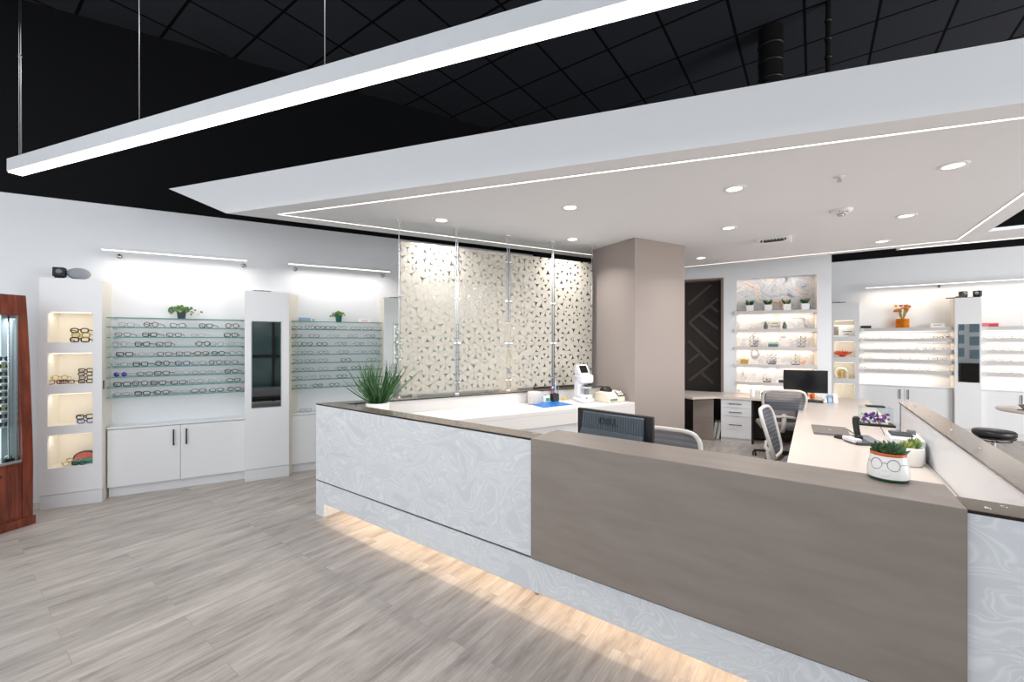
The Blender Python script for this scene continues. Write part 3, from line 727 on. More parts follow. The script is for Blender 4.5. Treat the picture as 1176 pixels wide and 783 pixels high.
# things on top of the left displays
def camera_box(F, x, y, z, rot, label, s=1.0):
    t = thing('camera', label, 'camera', F, x, y, z, rot)
    MB().box(-.035*s, .035*s, -.03*s, .03*s, .012*s, .085*s, .008*s).build('body', M['black_plastic'], t)
    MB().box(-.024*s, .024*s, -.02*s, .02*s, 0, .014*s, .003*s).build('base', M['black_plastic'], t)
    o = MB().lathe([(0, .014), (.016, .012), (.02, 0), (0, 0)], 20).build('lens', M['grey_plastic'], t); o.rotation_euler = (PI/2, 0, 0); o.location = (.004*s, -.03*s, .052*s); o.scale = (s, s, s)
camera_box(A, hx(68.5, YT+.045), YT+.045, HT, .1, 'small black box camera on the cubby tower beside the speaker', 1.25)
x = hx(90.5, YT+.07)
t = thing('smart_speaker', 'grey oval fabric speaker on top of the cubby tower', 'speaker', A, x, YT+.07, HT)
MB().ball((0, 0, .058), .088, .055, .058, 28, 16).build('fabric_shell', M['pot_grey'] if False else pm('speaker_fabric', (150, 156, 166), .9, bump=.3, scale=160), t)
MB().cyl(0, 0, 0, .006, .035, 20).build('base', M['dark_grey'], t)
def ivy(F, px, y, z, label, name, potm, trail, hgt, n, pr=.038, ph=.075):
    x = F.hit(px, 400, y)[0]
    t = thing(name, label, 'plant', F, x, y, z)
    MB().lathe([(0, 0), (pr*.8, 0), (pr, ph), (pr*1.03, ph), (pr*.9, ph-.004), (pr*.85, ph-.02)], 20).build('pot', potm, t)
    MB().lathe([(0, ph-.015), (pr*.88, ph-.015)], 16).build('soil', M['soil'], t)
    lf = MB()
    for k in range(n):
        a = R.uniform(0, 2*PI); rr = abs(R.gauss(0, trail*.5)); zz = ph+R.uniform(.0, hgt)*(1-rr/trail*.5)
        p = Vector((math.cos(a)*rr*1.3, math.sin(a)*rr*.55, zz-max(0, rr-trail*.6)*.4))
        q = p+Vector((R.uniform(-.03, .03), R.uniform(-.02, .02), R.uniform(-.018, .014)))
        lf.mat(k % 2).leaf(p, q, R.uniform(.016, .026), .1, (0, 1, .3))
    lf.build('foliage', [M['leaf'], M['leaf_light']], t)
    st = MB()
    for k in range(8):
        a = R.uniform(0, 2*PI); st.tube([(0, 0, ph-.01), (math.cos(a)*trail*.3, math.sin(a)*trail*.2, ph+hgt*.6), (math.cos(a)*trail*1.0, math.sin(a)*trail*.4, ph+hgt*.4)], .0016, 5)
    st.build('stems', M['leaf'], t)
ivy(A, 208.5, YS+.09, ZSH[0], 'variegated ivy in a small grey pot on the topmost glass shelf', 'potted_ivy', M['pot_grey'], .12, .07, 120, .042, .078)
ivy(A, 389, YS+.09, ZSH[0], 'leafy trailing plant in a pale glass pot above the second shelf bank', 'trailing_plant', M['frame_teal'], .07, .07, 90, .04, .075)
def small_box(F, px, y, z, w_, d_, h_, mat, label, cat, name, mat2=None):
    x = F.hit(px, 400, y)[0]
    t = thing(name, label, cat, F, x, y, z)
    MB().box(-w_/2, w_/2, 0, d_, 0, h_, .002).build('body', M[mat], t)
    if mat2: MB().box(-w_/2-.001, w_/2+.001, -.002, d_+.001, h_*.72, h_+.001, .001).build('lid', M[mat2], t)
small_box(A, 350, YS+.06, ZSH[0], .13, .06, .045, 'sky_blue', 'flat blue box on the top shelf beside the mirror tower', 'box', 'gift_box', 'sky_blue')
small_box(A, 360, YS+.06, ZSH[0], .03, .03, .035, 'mint', 'tiny cream box next to the blue box on the top shelf', 'box', 'small_box')
def card(F, px, y, z, w_, h_, label, band='pink', name='display_card'):
    x = F.hit(px, 400, y)[0]
    t = thing(name, label, 'card', F, x, y, z)
    MB().prism_x([(0, 0), (.004, 0), (.016, h_), (.012, h_)], -w_/2, w_/2).build('card', M['paper'], t)
    MB().prism_x([(.0045, h_*.5), (.0085, h_*.5), (.0105, h_*.66), (.0065, h_*.66)], -w_*.3, w_*.3).build('printed_band', M[band], t)
    MB().box(-w_/2, w_/2, .004, .03, 0, .005, .001).build('stand', M['white_plastic'], t)
card(A, 419, YS+.07, ZSH[0], .15, .045, 'low white display card on the top shelf near the frosted glass')
small_box(A, 430, YS+.06, ZSH[0], .025, .03, .03, 'cream', 'tiny cream box right of the white display card', 'box', 'small_box')

# picture lights above the shelves
def wall_light(F, x0, x1, yb, yw, z, label, arms, grp='bar lights above the displays', watt=3.4, rgb=(255, 248, 240)):
    t = thing('bar_light', label, 'wall light', F, (x0+x1)/2, yw, z, 0, grp)
    l = (x1-x0)/2; dy = yb-yw
    MB().box(-l, l, dy-.02, dy+.02, -.004, .022, .004).build('housing', M['alu'], t)
    MB().box(-l+.005, l-.005, dy-.014, dy+.016, -.010, -.003, .002).build('diffuser', M['led'], t)
    for ax in arms:
        a = MB().tube([(ax, dy, .005), (ax, dy+.05, -.012), (ax, -.03, -.03), (ax, 0, -.03)], .006, 8)
        a = a.build('arm', M['steel'], t)
        o = MB().lathe([(0, .02), (.022, .018), (.026, 0), (0, 0)], 16).build('wall_rosette', M['steel'], a); o.rotation_euler = (PI/2, 0, 0); o.location = (ax, 0, -.03)
    area('bar_lamp', F, (x0+x1)/2, yb+.0, z-.03, (x1-x0)*.95, .03, watt, rgb, rot=(math.radians(18), 0, 0), spread=150)
YB = 1.40
for (pa, ya), (pb, yb2), lb in (((116, 286), (284, 298.5), 'slim bar light on the wall above the ivy shelf bank'), ((331, 302.5), (448, 311.5), 'slim bar light on the wall left of the frosted glass'), ((462, 312), (540, 318), 'slim bar light on the wall behind frosted glass')):
    xa, za = A.hit(pa, ya, YB); xb, zb_ = A.hit(pb, yb2, YB)
    if pa == 462: xa = T3[1]+.05; xb = xa+1.1
    else: za0 = (za+zb_)/2
    wall_light(A, xa, xb, YB, YW, za0, lb, (-(xb-xa)/2+.08, (xb-xa)/2-.05))
# ================================================================== reception desk
CAPZ = 1.024
desk = thing('reception_desk', 'large reception desk of swirled blue-white marble with a taupe front ledge', 'reception desk', B, 0, 0)
S1, S2, S3 = 2.385, 4.16, 4.535
ax_ = lambda t: t*A_in_B[0]/A_in_B[1]
A_in_B = (A.e[0]*B.e[0]+A.e[1]*B.e[1], A.e[0]*B.n[0]+A.e[1]*B.n[1])
pn = MB().prism([(0, 0), (S1, 0), (S1, .12), (ax_(.12), .12)], .324, 1.010)
pn.build('marble_panel', M['marble'], desk)
MB().prism([(S2, 0), (S3-.005, 0), (S3-.005, .12), (S2, .12)], .324, 1.010).build('marble_panel', M['marble'], desk)
lb = MB().prism([(.13, 0), (S3-.005, 0), (S3-.005, .02), (.13, .02)], .122, .310).prism([(0, 0), (.13, 0), (.13, .2), (ax_(.2), .2)], 0, .310)
lb.build('marble_plinth', M['marble'], desk)
MB().box(.0, S3-.01, .008, .12, .309, .325).build('shadow_gap', M['dark_grey'], desk)
MB().box(.13, S3-.02, .185, .2, 0, .30).box(.13, S3-.02, .02, .2, .29, .308).build('toe_kick', M['white'], desk)
MB().box(.135, S3-.03, .112, .126, .245, .29, .001).build('light_strip', M['warm_led'], desk)
area('toe_kick_lamp', B, (.13+S3)/2, .119, .243, S3-.2, .012, 7.5, (255, 224, 186), rot=(.3, 0, 0), spread=170)
ld = MB().prism_x([(-.018, .324), (-.018, 1.028), (.285, 1.028), (.285, .985), (.03, .985), (.03, .324)], S1, S2, .0025)
ld.build('taupe_ledge', M['taupe_lam'], desk)
MB().box(.12, S3-.13, .121, .14, .325, 1.008).box(S1, S2, .03, .12, .32, .98).build('inner_lining', M['white'], desk)
# low wing on the right
MB().box(4.405, 4.50, .141, 3.285, 0, 1.010).build('wing_lining', M['white'], desk)
MB().box(4.501, 4.53, .0, 3.285, 0, 1.010).build('wing_panel', M['marble'], desk)
MB().box(4.40, 4.53, 3.286, 3.296, 0, 1.011).build('wing_end_edge', M['cap_edge'], desk)
# rear ledge under the glass panels
def Ab(x, y):
    X, Y = A.w(x, y); return B.loc(X, Y)
xi = isect(B.w(0, .145), B.e, A.w(0, -.145), A.e); xi = B.loc(*xi)
rl = MB().prism([Ab(.22, -.02), Ab(3.32, -.02), Ab(3.32, -.128), Ab(.42, -.128)], .0, 1.008)
rl.build('rear_ledge', M['counter'], desk)
cap1 = [(0, 0), (S1-.003, 0), (S1-.003, .145), xi, Ab(3.322, -.145), Ab(3.322, 0)]
cap2 = [(S2+.003, 0), (S3, 0), (S3, 3.30), (4.39, 3.30), (4.39, .145), (S2+.003, .145)]
for cp in (cap1, cap2):
    MB().mat(1).prism(cp, 1.011, 1.0215).mat(0).prism(cp, 1.0215, CAPZ).build('tinted_glass_cap', [M['cap'], M['cap_edge']], desk)
for s_, t_ in ((.18, .07), (.55, .07), (1.15, .07), (1.75, .07), (2.28, .05), (2.33, .10), (4.22, .05), (4.27, .10), (4.46, .6), (4.46, 1.2), (4.46, 1.8), (4.46, 2.4), (4.46, 3.0)):
    MB().lathe([(0, .004), (.008, .003), (.010, 0), (0, 0)], 12, (s_, t_, CAPZ)).build('cap_screw', M['steel'], desk)

# ------------------------------------------------------------------ frosted glass panels
YG = -.07
def film_tone(k):
    m = M['film'].copy(); m.name = 'frosted_leaf_film'
    for n in m.node_tree.nodes:
        if n.type in ('BSDF_DIFFUSE', 'BSDF_TRANSLUCENT'):
            c = n.inputs['Color'].default_value; n.inputs['Color'].default_value = (c[0]*k, c[1]*k, c[2]*k, 1)
    return m
FILMS = [film_tone(.86), M['film'], film_tone(.96)]
def gx(px): return A.hit(px, 400, YG)[0]
for k, (pa, pb, lb) in enumerate(((459.5, 522.5, 'leftmost frosted leaf-pattern glass panel, behind the tall grass plant'), (527, 581.5, 'second frosted leaf-pattern glass panel, above the empty white counter'),
                                 (586, 633, 'third frosted leaf-pattern glass panel, above the blue mat'), (636.5, 679, 'rightmost frosted leaf-pattern glass panel, touching the taupe column'))):
    x0, x1 = gx(pa), gx(pb); w_ = x1-x0; z0, z1 = 1.055, 2.60; h_ = z1-z0
    t = thing('frosted_screen', lb, 'glass screen', A, x0, YG, 0, 0, 'frosted leaf glass panels on the desk')
    MB().box(0, w_, -.004, .004, z0, z1).build('glass_sheet', M['glass'], t)
    fm = MB(); sp = .118; rows_ = int(h_/(sp*.866))+2; cols_ = int(w_/sp)+3
    pts = {}
    for r in range(-1, rows_+1):
        for c in range(-1, cols_+1):
            pts[(r, c)] = ((c+(r % 2)*.5-.5)*sp+R.uniform(-.030, .030), z0+r*sp*.866+R.uniform(-.030, .030))
    cl = lambda p: (min(max(p[0], .0), w_), min(max(p[1], z0), z1))
    n_ = 0
    for (r, c), p in pts.items():
        o = r % 2
        for q in ((r, c+1), (r+1, c+o), (r+1, c+o-1)):
            if q not in pts: continue
            e = pts[q]; dx, dz = e[0]-p[0], e[1]-p[1]; l = math.hypot(dx, dz); ux, uz = dx/l, dz/l
            wd = l*R.uniform(.188, .228); out = []
            for i in range(9):
                u = i/8; v = wd*math.sin(PI*u)**.85; out.append((p[0]+dx*u-uz*v, p[1]+dz*u+ux*v))
            for i in range(7, 0, -1):
                u = i/8; v = wd*math.sin(PI*u)**.85; out.append((p[0]+dx*u+uz*v, p[1]+dz*u-ux*v))
            out = [cl(v) for v in out]
            if max(v[0] for v in out)-min(v[0] for v in out) < .002 or max(v[1] for v in out)-min(v[1] for v in out) < .002: continue
            n_ += 1; yy = -.0055-(n_ % 3)*.0004
            clean = [out[0]]
            for v in out[1:]:
                if math.hypot(v[0]-clean[-1][0], v[1]-clean[-1][1]) > 1e-5: clean.append(v)
            if len(clean) > 3: fm.mat(0).poly([(v[0], yy, v[1]) for v in clean]); mxx = sum(v[0] for v in clean)/len(clean); mzz = sum(v[1] for v in clean)/len(clean); fm.mat(1+n_ % 2).poly([(mxx+(v[0]-mxx)*.86, yy-.0003, mzz+(v[1]-mzz)*.86) for v in clean])
    fm.build('leaf_film', FILMS, t)
    for xx in (-.012, w_+.012):
        rd = MB().tube([(xx, 0, CAPZ), (xx, 0, ZS)], .0045, 8).build('rod', M['alu'], t)
        MB().lathe([(0, -.014), (.016, -.012), (.018, 0), (0, 0)], 14, (xx, 0, ZS)).lathe([(0, 0), (.014, 0), (.012, .02), (0, .02)], 14, (xx, 0, CAPZ)).build('anchor', M['white_plastic'], rd)
        for zz in (z0+.10, z0+.52, z0+1.0, z1-.10):
            xs = (xx, .016) if xx < 0 else (w_-.016, xx)
            MB().box(xs[0]-.004, xs[1]+.004, -.009, .009, zz-.008, zz+.008, .002).build('clamp', M['steel'], t)

# ------------------------------------------------------------------ counter under the glass
ZK = .885
ci = isect(B.w(0, .145), B.e, A.w(0, -.132), A.e); cj = isect(B.w(0, .145), B.e, A.w(0, -.71), A.e)
t = thing('side_counter', 'white counter running below the frosted glass panels to the taupe column', 'counter', W, 0, 0)
MB().prism([ci, A.w(3.322, -.132), A.w(3.322, -.71), cj], ZK-.04, ZK, bev=.002).build('worktop', M['counter'], t)
cjx = A.loc(*cj)[0]
MB().prism([A.w(cjx+.03, -.69), A.w(3.322, -.69), A.w(3.322, -.71), A.w(cjx+.01, -.71)], ZK-.16, ZK-.041).build('fascia', M['counter'], t)
cabinet(A, cjx+.35, 3.31, -.66, -.14, ZK-.165, 'white cabinets below the counter beside the taupe column', 3)

# things on that counter
def on(px, py, z): return W.at(px, py, z)
def Aon(px, py, z=ZK):
    return A.at(px, py, z)
x, y = Aon(608, 462.3)
t = thing('stone_pot', 'speckled pale stone pot behind the blue mat', 'pot', A, x, -.235, ZK)
MB().lathe([(0, 0), (.072, 0), (.078, .008), (.08, .13), (.076, .138), (.068, .136), (.066, .02), (0, .018)], 28).build('pot', M['stone'], t)
q = [W.at(px, py, ZK) for px, py in ((606, 463.4), (624, 468.4), (658, 464.6), (638, 460.6))]
cxm, cym = sum(p[0] for p in q)/4, sum(p[1] for p in q)/4
mm = MB().prism([(p[0]-cxm, p[1]-cym) for p in q], 0, .003, bev=.001)
mt = solo(mm, 'desk_mat', M['blue'], 'bright blue mat lying on the white counter', 'mat', W, cxm, cym, ZK)
x, y = Aon(618, 460)
t = thing('card_box', 'small pale green box behind the white and green box on the blue mat', 'box', A, x, y+.03, ZK+.003)
MB().box(-.035, .035, -.02, .02, 0, .06, .002).build('body', M['mint'], t); MB().box(-.03, .03, -.021, -.019, .01, .05).build('printed_band', M['green'], t)
x, y = Aon(626.5, 461.5)
t = thing('card_box', 'white box with a green front patch on the blue mat', 'box', A, x, y, ZK+.003)
MB().box(-.045, .045, -.025, .025, 0, .075, .003).build('body', M['paper'], t); MB().box(-.012, .040, -.027, -.0245, .008, .045, .001).build('printed_patch', M['green'], t); MB().box(-.02, .02, -.012, .012, .075, .084, .003).build('slot', M['grey_plastic'], t)
x, y = Aon(637, 460.5)
t = thing('pen_cup', 'black divided pen cup on the blue mat', 'pen cup', A, x, y, ZK+.003)
MB().box(-.042, .042, -.03, .03, 0, .006).box(-.042, .042, -.03, -.026, 0, .085).box(-.042, .042, .026, .03, 0, .085).box(-.042, -.038, -.03, .03, 0, .085).box(.038, .042, -.03, .03, 0, .085).box(-.002, .002, -.026, .026, 0, .095).build('cup', M['black_plastic'], t)
for k, (dx, dy, c, h_, tl) in enumerate(((-.025, .01, 'red', .15, -.15), (-.012, .005, 'blue', .19, .05), (.012, .0, 'white_plastic', .21, .0), (.022, .012, 'black_plastic', .15, .12), (.03, -.01, 'grey_plastic', .16, .22))):
    p = MB().cyl(0, 0, 0, h_, .0055, 10).lathe([(.0055, h_), (.003, h_+.012), (0, h_+.013)], 10)
    cn = {'red': 'red', 'blue': 'blue', 'white_plastic': 'white', 'black_plastic': 'black', 'grey_plastic': 'grey'}[c]
    o = solo(p, 'pen', M[c], f'{cn} pen standing in the black pen cup', 'pen', A, x+dx, y+dy, ZK+.012, 0, 'pens in the pen cup'); o.rotation_euler = (0, tl*.5, A.ang)
x, y = Aon(648, 459)
solo(MB().box(-.025, .025, -.02, .02, 0, .02, .002), 'sticky_notes', pm('yellow_paper', (232, 214, 70), .6), 'yellow block of sticky notes behind the blue mat', 'sticky notes', A, x, y, ZK)
x, y = A.loc(.845, 4.93)
t = thing('lensmeter', 'white lens-measuring instrument with a tilted black screen on the counter', 'lensmeter', A, x, y, ZK, -.15)
MB().box(-.085, .085, -.10, .12, 0, .05, .02, 3).box(-.07, .075, -.085, .11, .045, .09, .02, 3).build('base', M['white_plastic'], t)
MB().box(-.075, .06, .0, .11, .06, .32, .025, 3).box(-.075, .085, -.095, .11, .22, .325, .028, 3).build('body', M['white_plastic'], t)
MB().lathe([(0, 0), (.055, 0), (.06, .006), (.055, .014), (0, .014)], 24, (.01, -.05, .165)).build('lens_table', M['alu'], t)
MB().cyl(.01, -.05, .09, .165, .026, 16).build('nose_piece', M['grey_plastic'], t)
MB().box(-.0, .10, -.085, -.02, .185, .20, .004).box(.05, .115, -.075, -.045, .20, .23, .006).build('lens_holder', M['dark_grey'], t)
MB().cyl(-.02, -.103, .05, .062, .008, 10).build('button', M['black_plastic'], t)
sh_ = MB().prism_x([(-.05, .325), (.09, .325), (.06, .43), (.03, .435)], -.078, .062, .008).build('screen_housing', M['white_plastic'], t)
sd = Vector((0, .08, .11)).normalized()
MB().prism_x([(-.037, .341), (-.042, .346), (.018, .424), (.022, .42)], -.055, .042).build('screen', M['screen'], sh_)
x, y = A.loc(1.16, 4.97)
t = thing('frame_warmer', 'ivory bench unit with black dome and dark keypad next to the white lens instrument', 'bench unit', A, x, y, ZK, .1)
MB().prism_x([(-.12, 0), (.12, 0), (.12, .10), (.04, .125), (-.06, .115), (-.12, .06)], -.14, .14, .012).build('housing', M['ivory'], t)
MB().lathe([(.075, 0), (.07, .03), (.045, .06), (0, .068)], 24, (-.03, .03, .11)).build('dome', M['black_plastic'], t)
k_ = MB()
k_.prism_x([(-.118, .068), (-.122, .070), (-.064, .122), (-.060, .118)], .02, .13)
kp = k_.build('keypad', M['black_plastic'], t)
b_ = MB()
for i in range(3):
    for j in range(2): b_.prism_x([(-.112+j*.026, .0795+j*.0233), (-.092+j*.026, .0975+j*.0233), (-.094+j*.026, .0995+j*.0233), (-.114+j*.026, .0815+j*.0233)], .03+i*.033, .052+i*.033)
b_.build('keys', M['white_plastic'], kp)
MB().box(-.12, -.0, -.125, -.118, .02, .045, .002).build('tray', M['grey_plastic'], t)

# tall grass plant in the acute corner of the desk
gxy = A.w(.50, -.27)
t = thing('grass_plant', 'tall spiky grass plant in a white pot at the left corner of the desk', 'plant', W, gxy[0], gxy[1], ZK)
MB().lathe([(0, 0), (.085, 0), (.10, .06), (.105, .142), (.098, .146), (.092, .13), (.09, .02), (0, .02)], 28).build('pot', M['pot_white'], t)
MB().lathe([(0, .125), (.093, .125)], 20).build('soil', M['soil'], t)
gb = MB()
for k in range(190):
    a = R.uniform(0, 2*PI); r0 = R.uniform(0, .07); lean = abs(R.gauss(0, .14))+.02; hh = R.uniform(.24, .46)*(1-lean*.55)
    cn = math.cos(a)*A.n[0]+math.sin(a)*A.n[1]
    if cn > .1: lean = min(lean, .13/cn)
    p0 = Vector((math.cos(a)*r0, math.sin(a)*r0, .12)); p1 = p0+Vector((math.cos(a)*lean, math.sin(a)*lean, hh))
    gb.mat(k % 2).leaf(p0, p1, R.uniform(.007, .012), -.08, (math.sin(a), -math.cos(a), .1), 5, .2)
gb.build('blades', [M['leaf_dark'], M['leaf']], t)

# ------------------------------------------------------------------ work surfaces inside
ZD = .72
def NB(x, y): return B.loc(*N.w(x, y))
def Nline(y, s):
    return B.loc(*isect(N.w(0, y), N.e, *bline_s(s)))
wt = [(2.30, .145), (4.40, .145), (4.40, 6.15), (3.97, 6.15), Nline(-.655, 3.97), Nline(-.655, 3.58), (3.58, .75), (2.30, .75)]
t = thing('long_worktop', 'long warm-white worktop running from the taupe ledge to the back wall', 'worktop', B, 0, 0)
MB().prism(wt, ZD-.04, ZD, bev=.002).build('top', M['desk'], t)
MB().box(2.31, 2.33, .15, .70, 0, ZD-.041).box(3.60, 4.38, .16, .18, 0, ZD-.041).box(4.20, 4.22, .2, 6.1, 0, ZD-.041).build('support_panel', M['taupe_lam'], t)
la = lambda px, y=-.65: N.hit(px, 455, y)[0]
e1 = N.loc(*W.at(787, 454.8, ZD)); e2 = N.loc(*W.at(795.5, 456.1, ZD))
r1 = N.loc(*isect(N.w(0, -.65), N.e, *bline_s(3.575))); r2 = N.loc(*isect(N.w(0, -.005), N.e, *bline_s(3.955)))
r1b = N.loc(*isect(N.w(0, -.65), N.e, *bline_s(3.955)))
t = thing('back_desk', 'white-topped desk along the agate niche wall', 'desk', N, 0, 0)
MB().prism([(la(770), -.65), e1, e2, (la(822), -.65), r1b, r2, (la(770), -.005)], ZD-.035, ZD, bev=.002).build('top', M['desk'], t)
xp0, xp1 = la(796, -.60), la(819.5, -.60)
MB().box(xp0, xp1, -.60, -.01, 0, ZD-.036, .002).build('pedestal', M['taupe_lam'], t)
xd0, xd1 = la(828, -.62), la(863, -.62)
MB().box(xd1+.004, r1b[0]-.05, -.30, -.28, .04, ZD-.036).box(xd1+.002, xd1+.03, -.60, -.3, 0, ZD-.036).build('modesty_panel', M['dark_door'], t)
t = thing('drawer_unit', 'white three-drawer unit with black bar handles under the back desk', 'drawer unit', N, xd0, -.62)
wd = xd1-xd0
MB().box(0, wd, .02, .58, .07, ZD-.037).build('carcass', M['white'], t); MB().box(.0, wd, .03, .05, 0, .07).build('plinth', M['plinth'], t)
zz = [.075, .415, .55, ZD-.04]
for a, b in zip(zz, zz[1:]):
    d_ = MB().box(.002, wd-.002, 0, .019, a+.002, b-.002, .0015).build('drawer', M['white'], t)
    zm = (a+b)/2+(.04 if a < .1 else 0)
    MB().box(wd*.26, wd*.68, -.028, -.018, zm-.005, zm+.005, .002).box(wd*.27, wd*.29, -.018, 0, zm-.004, zm+.004).box(wd*.65, wd*.67, -.018, 0, zm-.004, zm+.004).build('handle', M['black_metal'], d_)
for k, px in enumerate((819.5, 824)):
    x = N.hit(px, 500, -.45)[0]
    b = MB().box(-.022, .022, 0, .22, 0, .27, .003)
    b2 = thing('binder', ('left' if k == 0 else 'right')+' of two pale binders leaning on the floor beside the drawers', 'binder', N, x, -.47, .006, 0, 'binders under the back desk')
    o = b.build('cover', M['paper'], b2); MB().box(-.018, .018, .004, .21, .27, .274).build('pages', M['cream'], b2); b2.rotation_euler = (0, .16, N.ang)

# ------------------------------------------------------------------ monitors
def monitor(label, F, x, y, z, rot, w_, h_, lift=.12, logo=None, depth=.05):
    """screen faces local +y when logo (we see the back), else -y"""
    t = thing('monitor', label, 'monitor', F, x, y, z, rot); s = 1 if logo else -1
    z0 = lift
    MB().box(-w_/2, w_/2, min(0, s*.028), max(0, s*.028), z0, z0+h_, .006).build('housing', M['black_plastic'], t)
    MB().box(-w_/2+.014, w_/2-.014, s*.0275 if s > 0 else -.030, .030 if s > 0 else s*.0275, z0+.018, z0+h_-.014).build('screen', M['screen'], t)
    nb = MB().box(-.035, .035, -s*.06 if s > 0 else 0.0, 0 if s > 0 else .06, .01, z0+h_*.45, .01)
    nb.build('stand_neck', M['black_plastic'], t)
    MB().box(-.13, .13, -.10, .10, 0, .014, .006).build('stand_base', M['black_plastic'], t)
    if logo:
        bk = MB()
        # ribbed shell, sloping towards a fuller belly
        zt = z0+h_
        bk.mat(0).prism_x([(0, zt-.012), (-.012, zt-.02), (-.022, zt-.12), (-.052, zt-.155), (-.055, z0+.06), (-.02, z0+.01), (0, z0+.01)], -w_/2+.05, w_/2-.05, .004)
        for k in range(24):
            xx = -w_/2+.065+k*(w_-.13)/23
            bk.prism_x([(-.012, zt-.022), (-.0155, zt-.022), (-.0255, zt-.118), (-.021, zt-.118)], xx-.0035, xx+.0035)
        b = bk.build('ribbed_back', M['rib'], t)
        text(logo, .058, M['screen'], 'logo', b, (-.02, -.0245, zt-.062), (math.radians(84), 0, 0), .0015)
    return t
M['rib'] = pm('slate_black_plastic', (70, 80, 90), .35, spec=.5)
m1x, m1y = .63, 2.62
monitor('black monitor seen from behind above the taupe ledge', W, m1x, m1y, ZD, math.radians(-44), .53, .33, .105, 'DELL')
m2 = W.at(924, 452, .79)
m2x, m2y = (924.5-588)/480*6.18, 6.18
monitor('black desktop monitor facing us at the far end of the long worktop', W, m2x, m2y, ZD, N.ang+.0, .545, .33, .12)

# ------------------------------------------------------------------ office chairs
def office_chair(label, F, x, y, rot):
    """faces local +y"""
    t = thing('office_chair', label, 'chair', F, x, y, 0, rot, 'grey mesh office chairs')
    b = MB()
    for k in range(5):
        a = 2*PI*k/5+.3; c, s = math.cos(a), math.sin(a)
        b.tube([(c*.03, s*.03, .10), (c*.30, s*.30, .075)], .022, 8, r2=.014)
    b.cyl(0, 0, .07, .13, .035, 16).build('star_base', M['black_plastic'], t)
    for k in range(5):
        a = 2*PI*k/5+.3; c, s = math.cos(a)*.30, math.sin(a)*.30
        w_ = MB()
        for dx in (-.014, .014): w_.tube([(c+dx-.008, s, .03), (c+dx+.008, s, .03)], .03, 14)
        w_.cyl(c, s, .05, .075, .01, 8).build('caster', M['black_plastic'], t)
    MB().cyl(0, 0, .12, .40, .022, 16).cyl(0, 0, .13, .30, .03, 16).build('gas_lift', M['black_metal'], t)
    MB().box(-.10, .10, -.12, .10, .39, .43, .01).build('tilt_mechanism', M['dark_grey'], t)
    st = MB().box(-.25, .25, -.22, .26, .43, .50, .034, 4); st.build('seat', M['fabric'], t)
    # back: tapered rounded frame, leaning back
    def bp(u, v):        # u -1..1, v 0..1
        wdt = .185+.055*min(1, v*1.6); return (u*wdt, -.245-.115*v-.03*math.cos(u*1.3)+.03, .53+.44*v)
    loop = []
    for i in range(48):
        a = 2*PI*i/48; c, s = math.cos(a), math.sin(a); e = 5.0
        u = math.copysign(abs(c)**(2/e), c); v = .5+.5*math.copysign(abs(s)**(2/e), s); loop.append(bp(u, v))
    MB().tube(loop, .016, 8, True).build('back_frame', M['chair_white'], t)
    g = MB(); n = 10; vs = [[g.bm.verts.new(bp(-.97+1.94*i/n, .03+.94*j/n)) for i in range(n+1)] for j in range(n+1)]
    g._fin([g.bm.faces.new((vs[j][i], vs[j][i+1], vs[j+1][i+1], vs[j+1][i])) for j in range(n) for i in range(n)], True)
    g.build('back_mesh', M['chair_mesh'], t)
    MB().tube([(0, -.05, .41), (0, -.22, .43), (0, -.30, .50), (0, -.315, .66)], .028, 10).tube([(-.17, -.265, .60), (-.1, -.315, .62), (0, -.325, .63), (.1, -.315, .62), (.17, -.265, .60)], .018, 8).build('back_support', M['chair_white'], t)
    MB().box(-.13, .13, -.30, -.285, .60, .70, .006).build('lumbar_pad', M['fabric'], t)
    return t
office_chair('grey mesh office chair with its back to us at the back desk', B, 3.36, 4.62, N.ang-B.ang+.05)
office_chair('grey mesh office chair seen side-on, pushed against the long worktop', B, 3.70, 2.50, -PI/2-.1)
office_chair('office chair whose pale rounded back shows just behind the taupe ledge', B, 2.88, .64, PI)

# ------------------------------------------------------------------ things on the long worktop and ledge
q = [W.at(px, py, ZD) for px, py in ((932, 489), (971.5, 492.7), (976.5, 502), (934.8, 498.4))]
cxm, cym = sum(p[0] for p in q)/4, sum(p[1] for p in q)/4
lt = thing('laptop', 'closed grey laptop lying on the long worktop', 'laptop', W, cxm, cym, ZD)
rq = [(p[0]-cxm, p[1]-cym) for p in q]
MB().prism(rq, .003, .011, bev=.002).build('base', M['grey_plastic'], lt)
MB().prism(rq, .0115, .018, bev=.002).build('lid', pm('grey_aluminium', (126, 118, 112), .35, .3), lt)
MB().lathe([(0, .0195), (.012, .019), (.013, .0175), (0, .0175)], 16).build('emblem', M['alu'], lt)
x, y = W.at(965, 503.5, ZD)
t = thing('mouse', 'black computer mouse beside the closed laptop', 'mouse', B, *B.loc(x, y), ZD, .9)
MB().ball((0, 0, .0), .031, .055, .034, 20, 12).build('shell', M['black_plastic'], t)
MB().lathe([(0, -.003), (.007, -.003), (.007, .003), (0, .003)], 12, (0, 0, 0)).build('wheel', M['grey_plastic'], t).location = (0, .03, .032)
x, y = W.at(991, 509, ZD)
t = thing('desk_phone', 'silver and black desk phone with upright handset on the long worktop', 'phone', B, *B.loc(x, y), ZD, .5)
MB().prism_x([(-.09, 0), (.09, 0), (.09, .055), (-.09, .022)], -.10, .10, .008).build('base', M['dark_grey'], t)
MB().prism_x([(-.085, .024), (-.083, .028), (.06, .051), (.06, .047)], .0, .095).build('keypad', M['grey_plastic'], t)
MB().box(-.115, -.045, -.07, .09, .012, .05, .012).build('cradle', M['alu'], t)
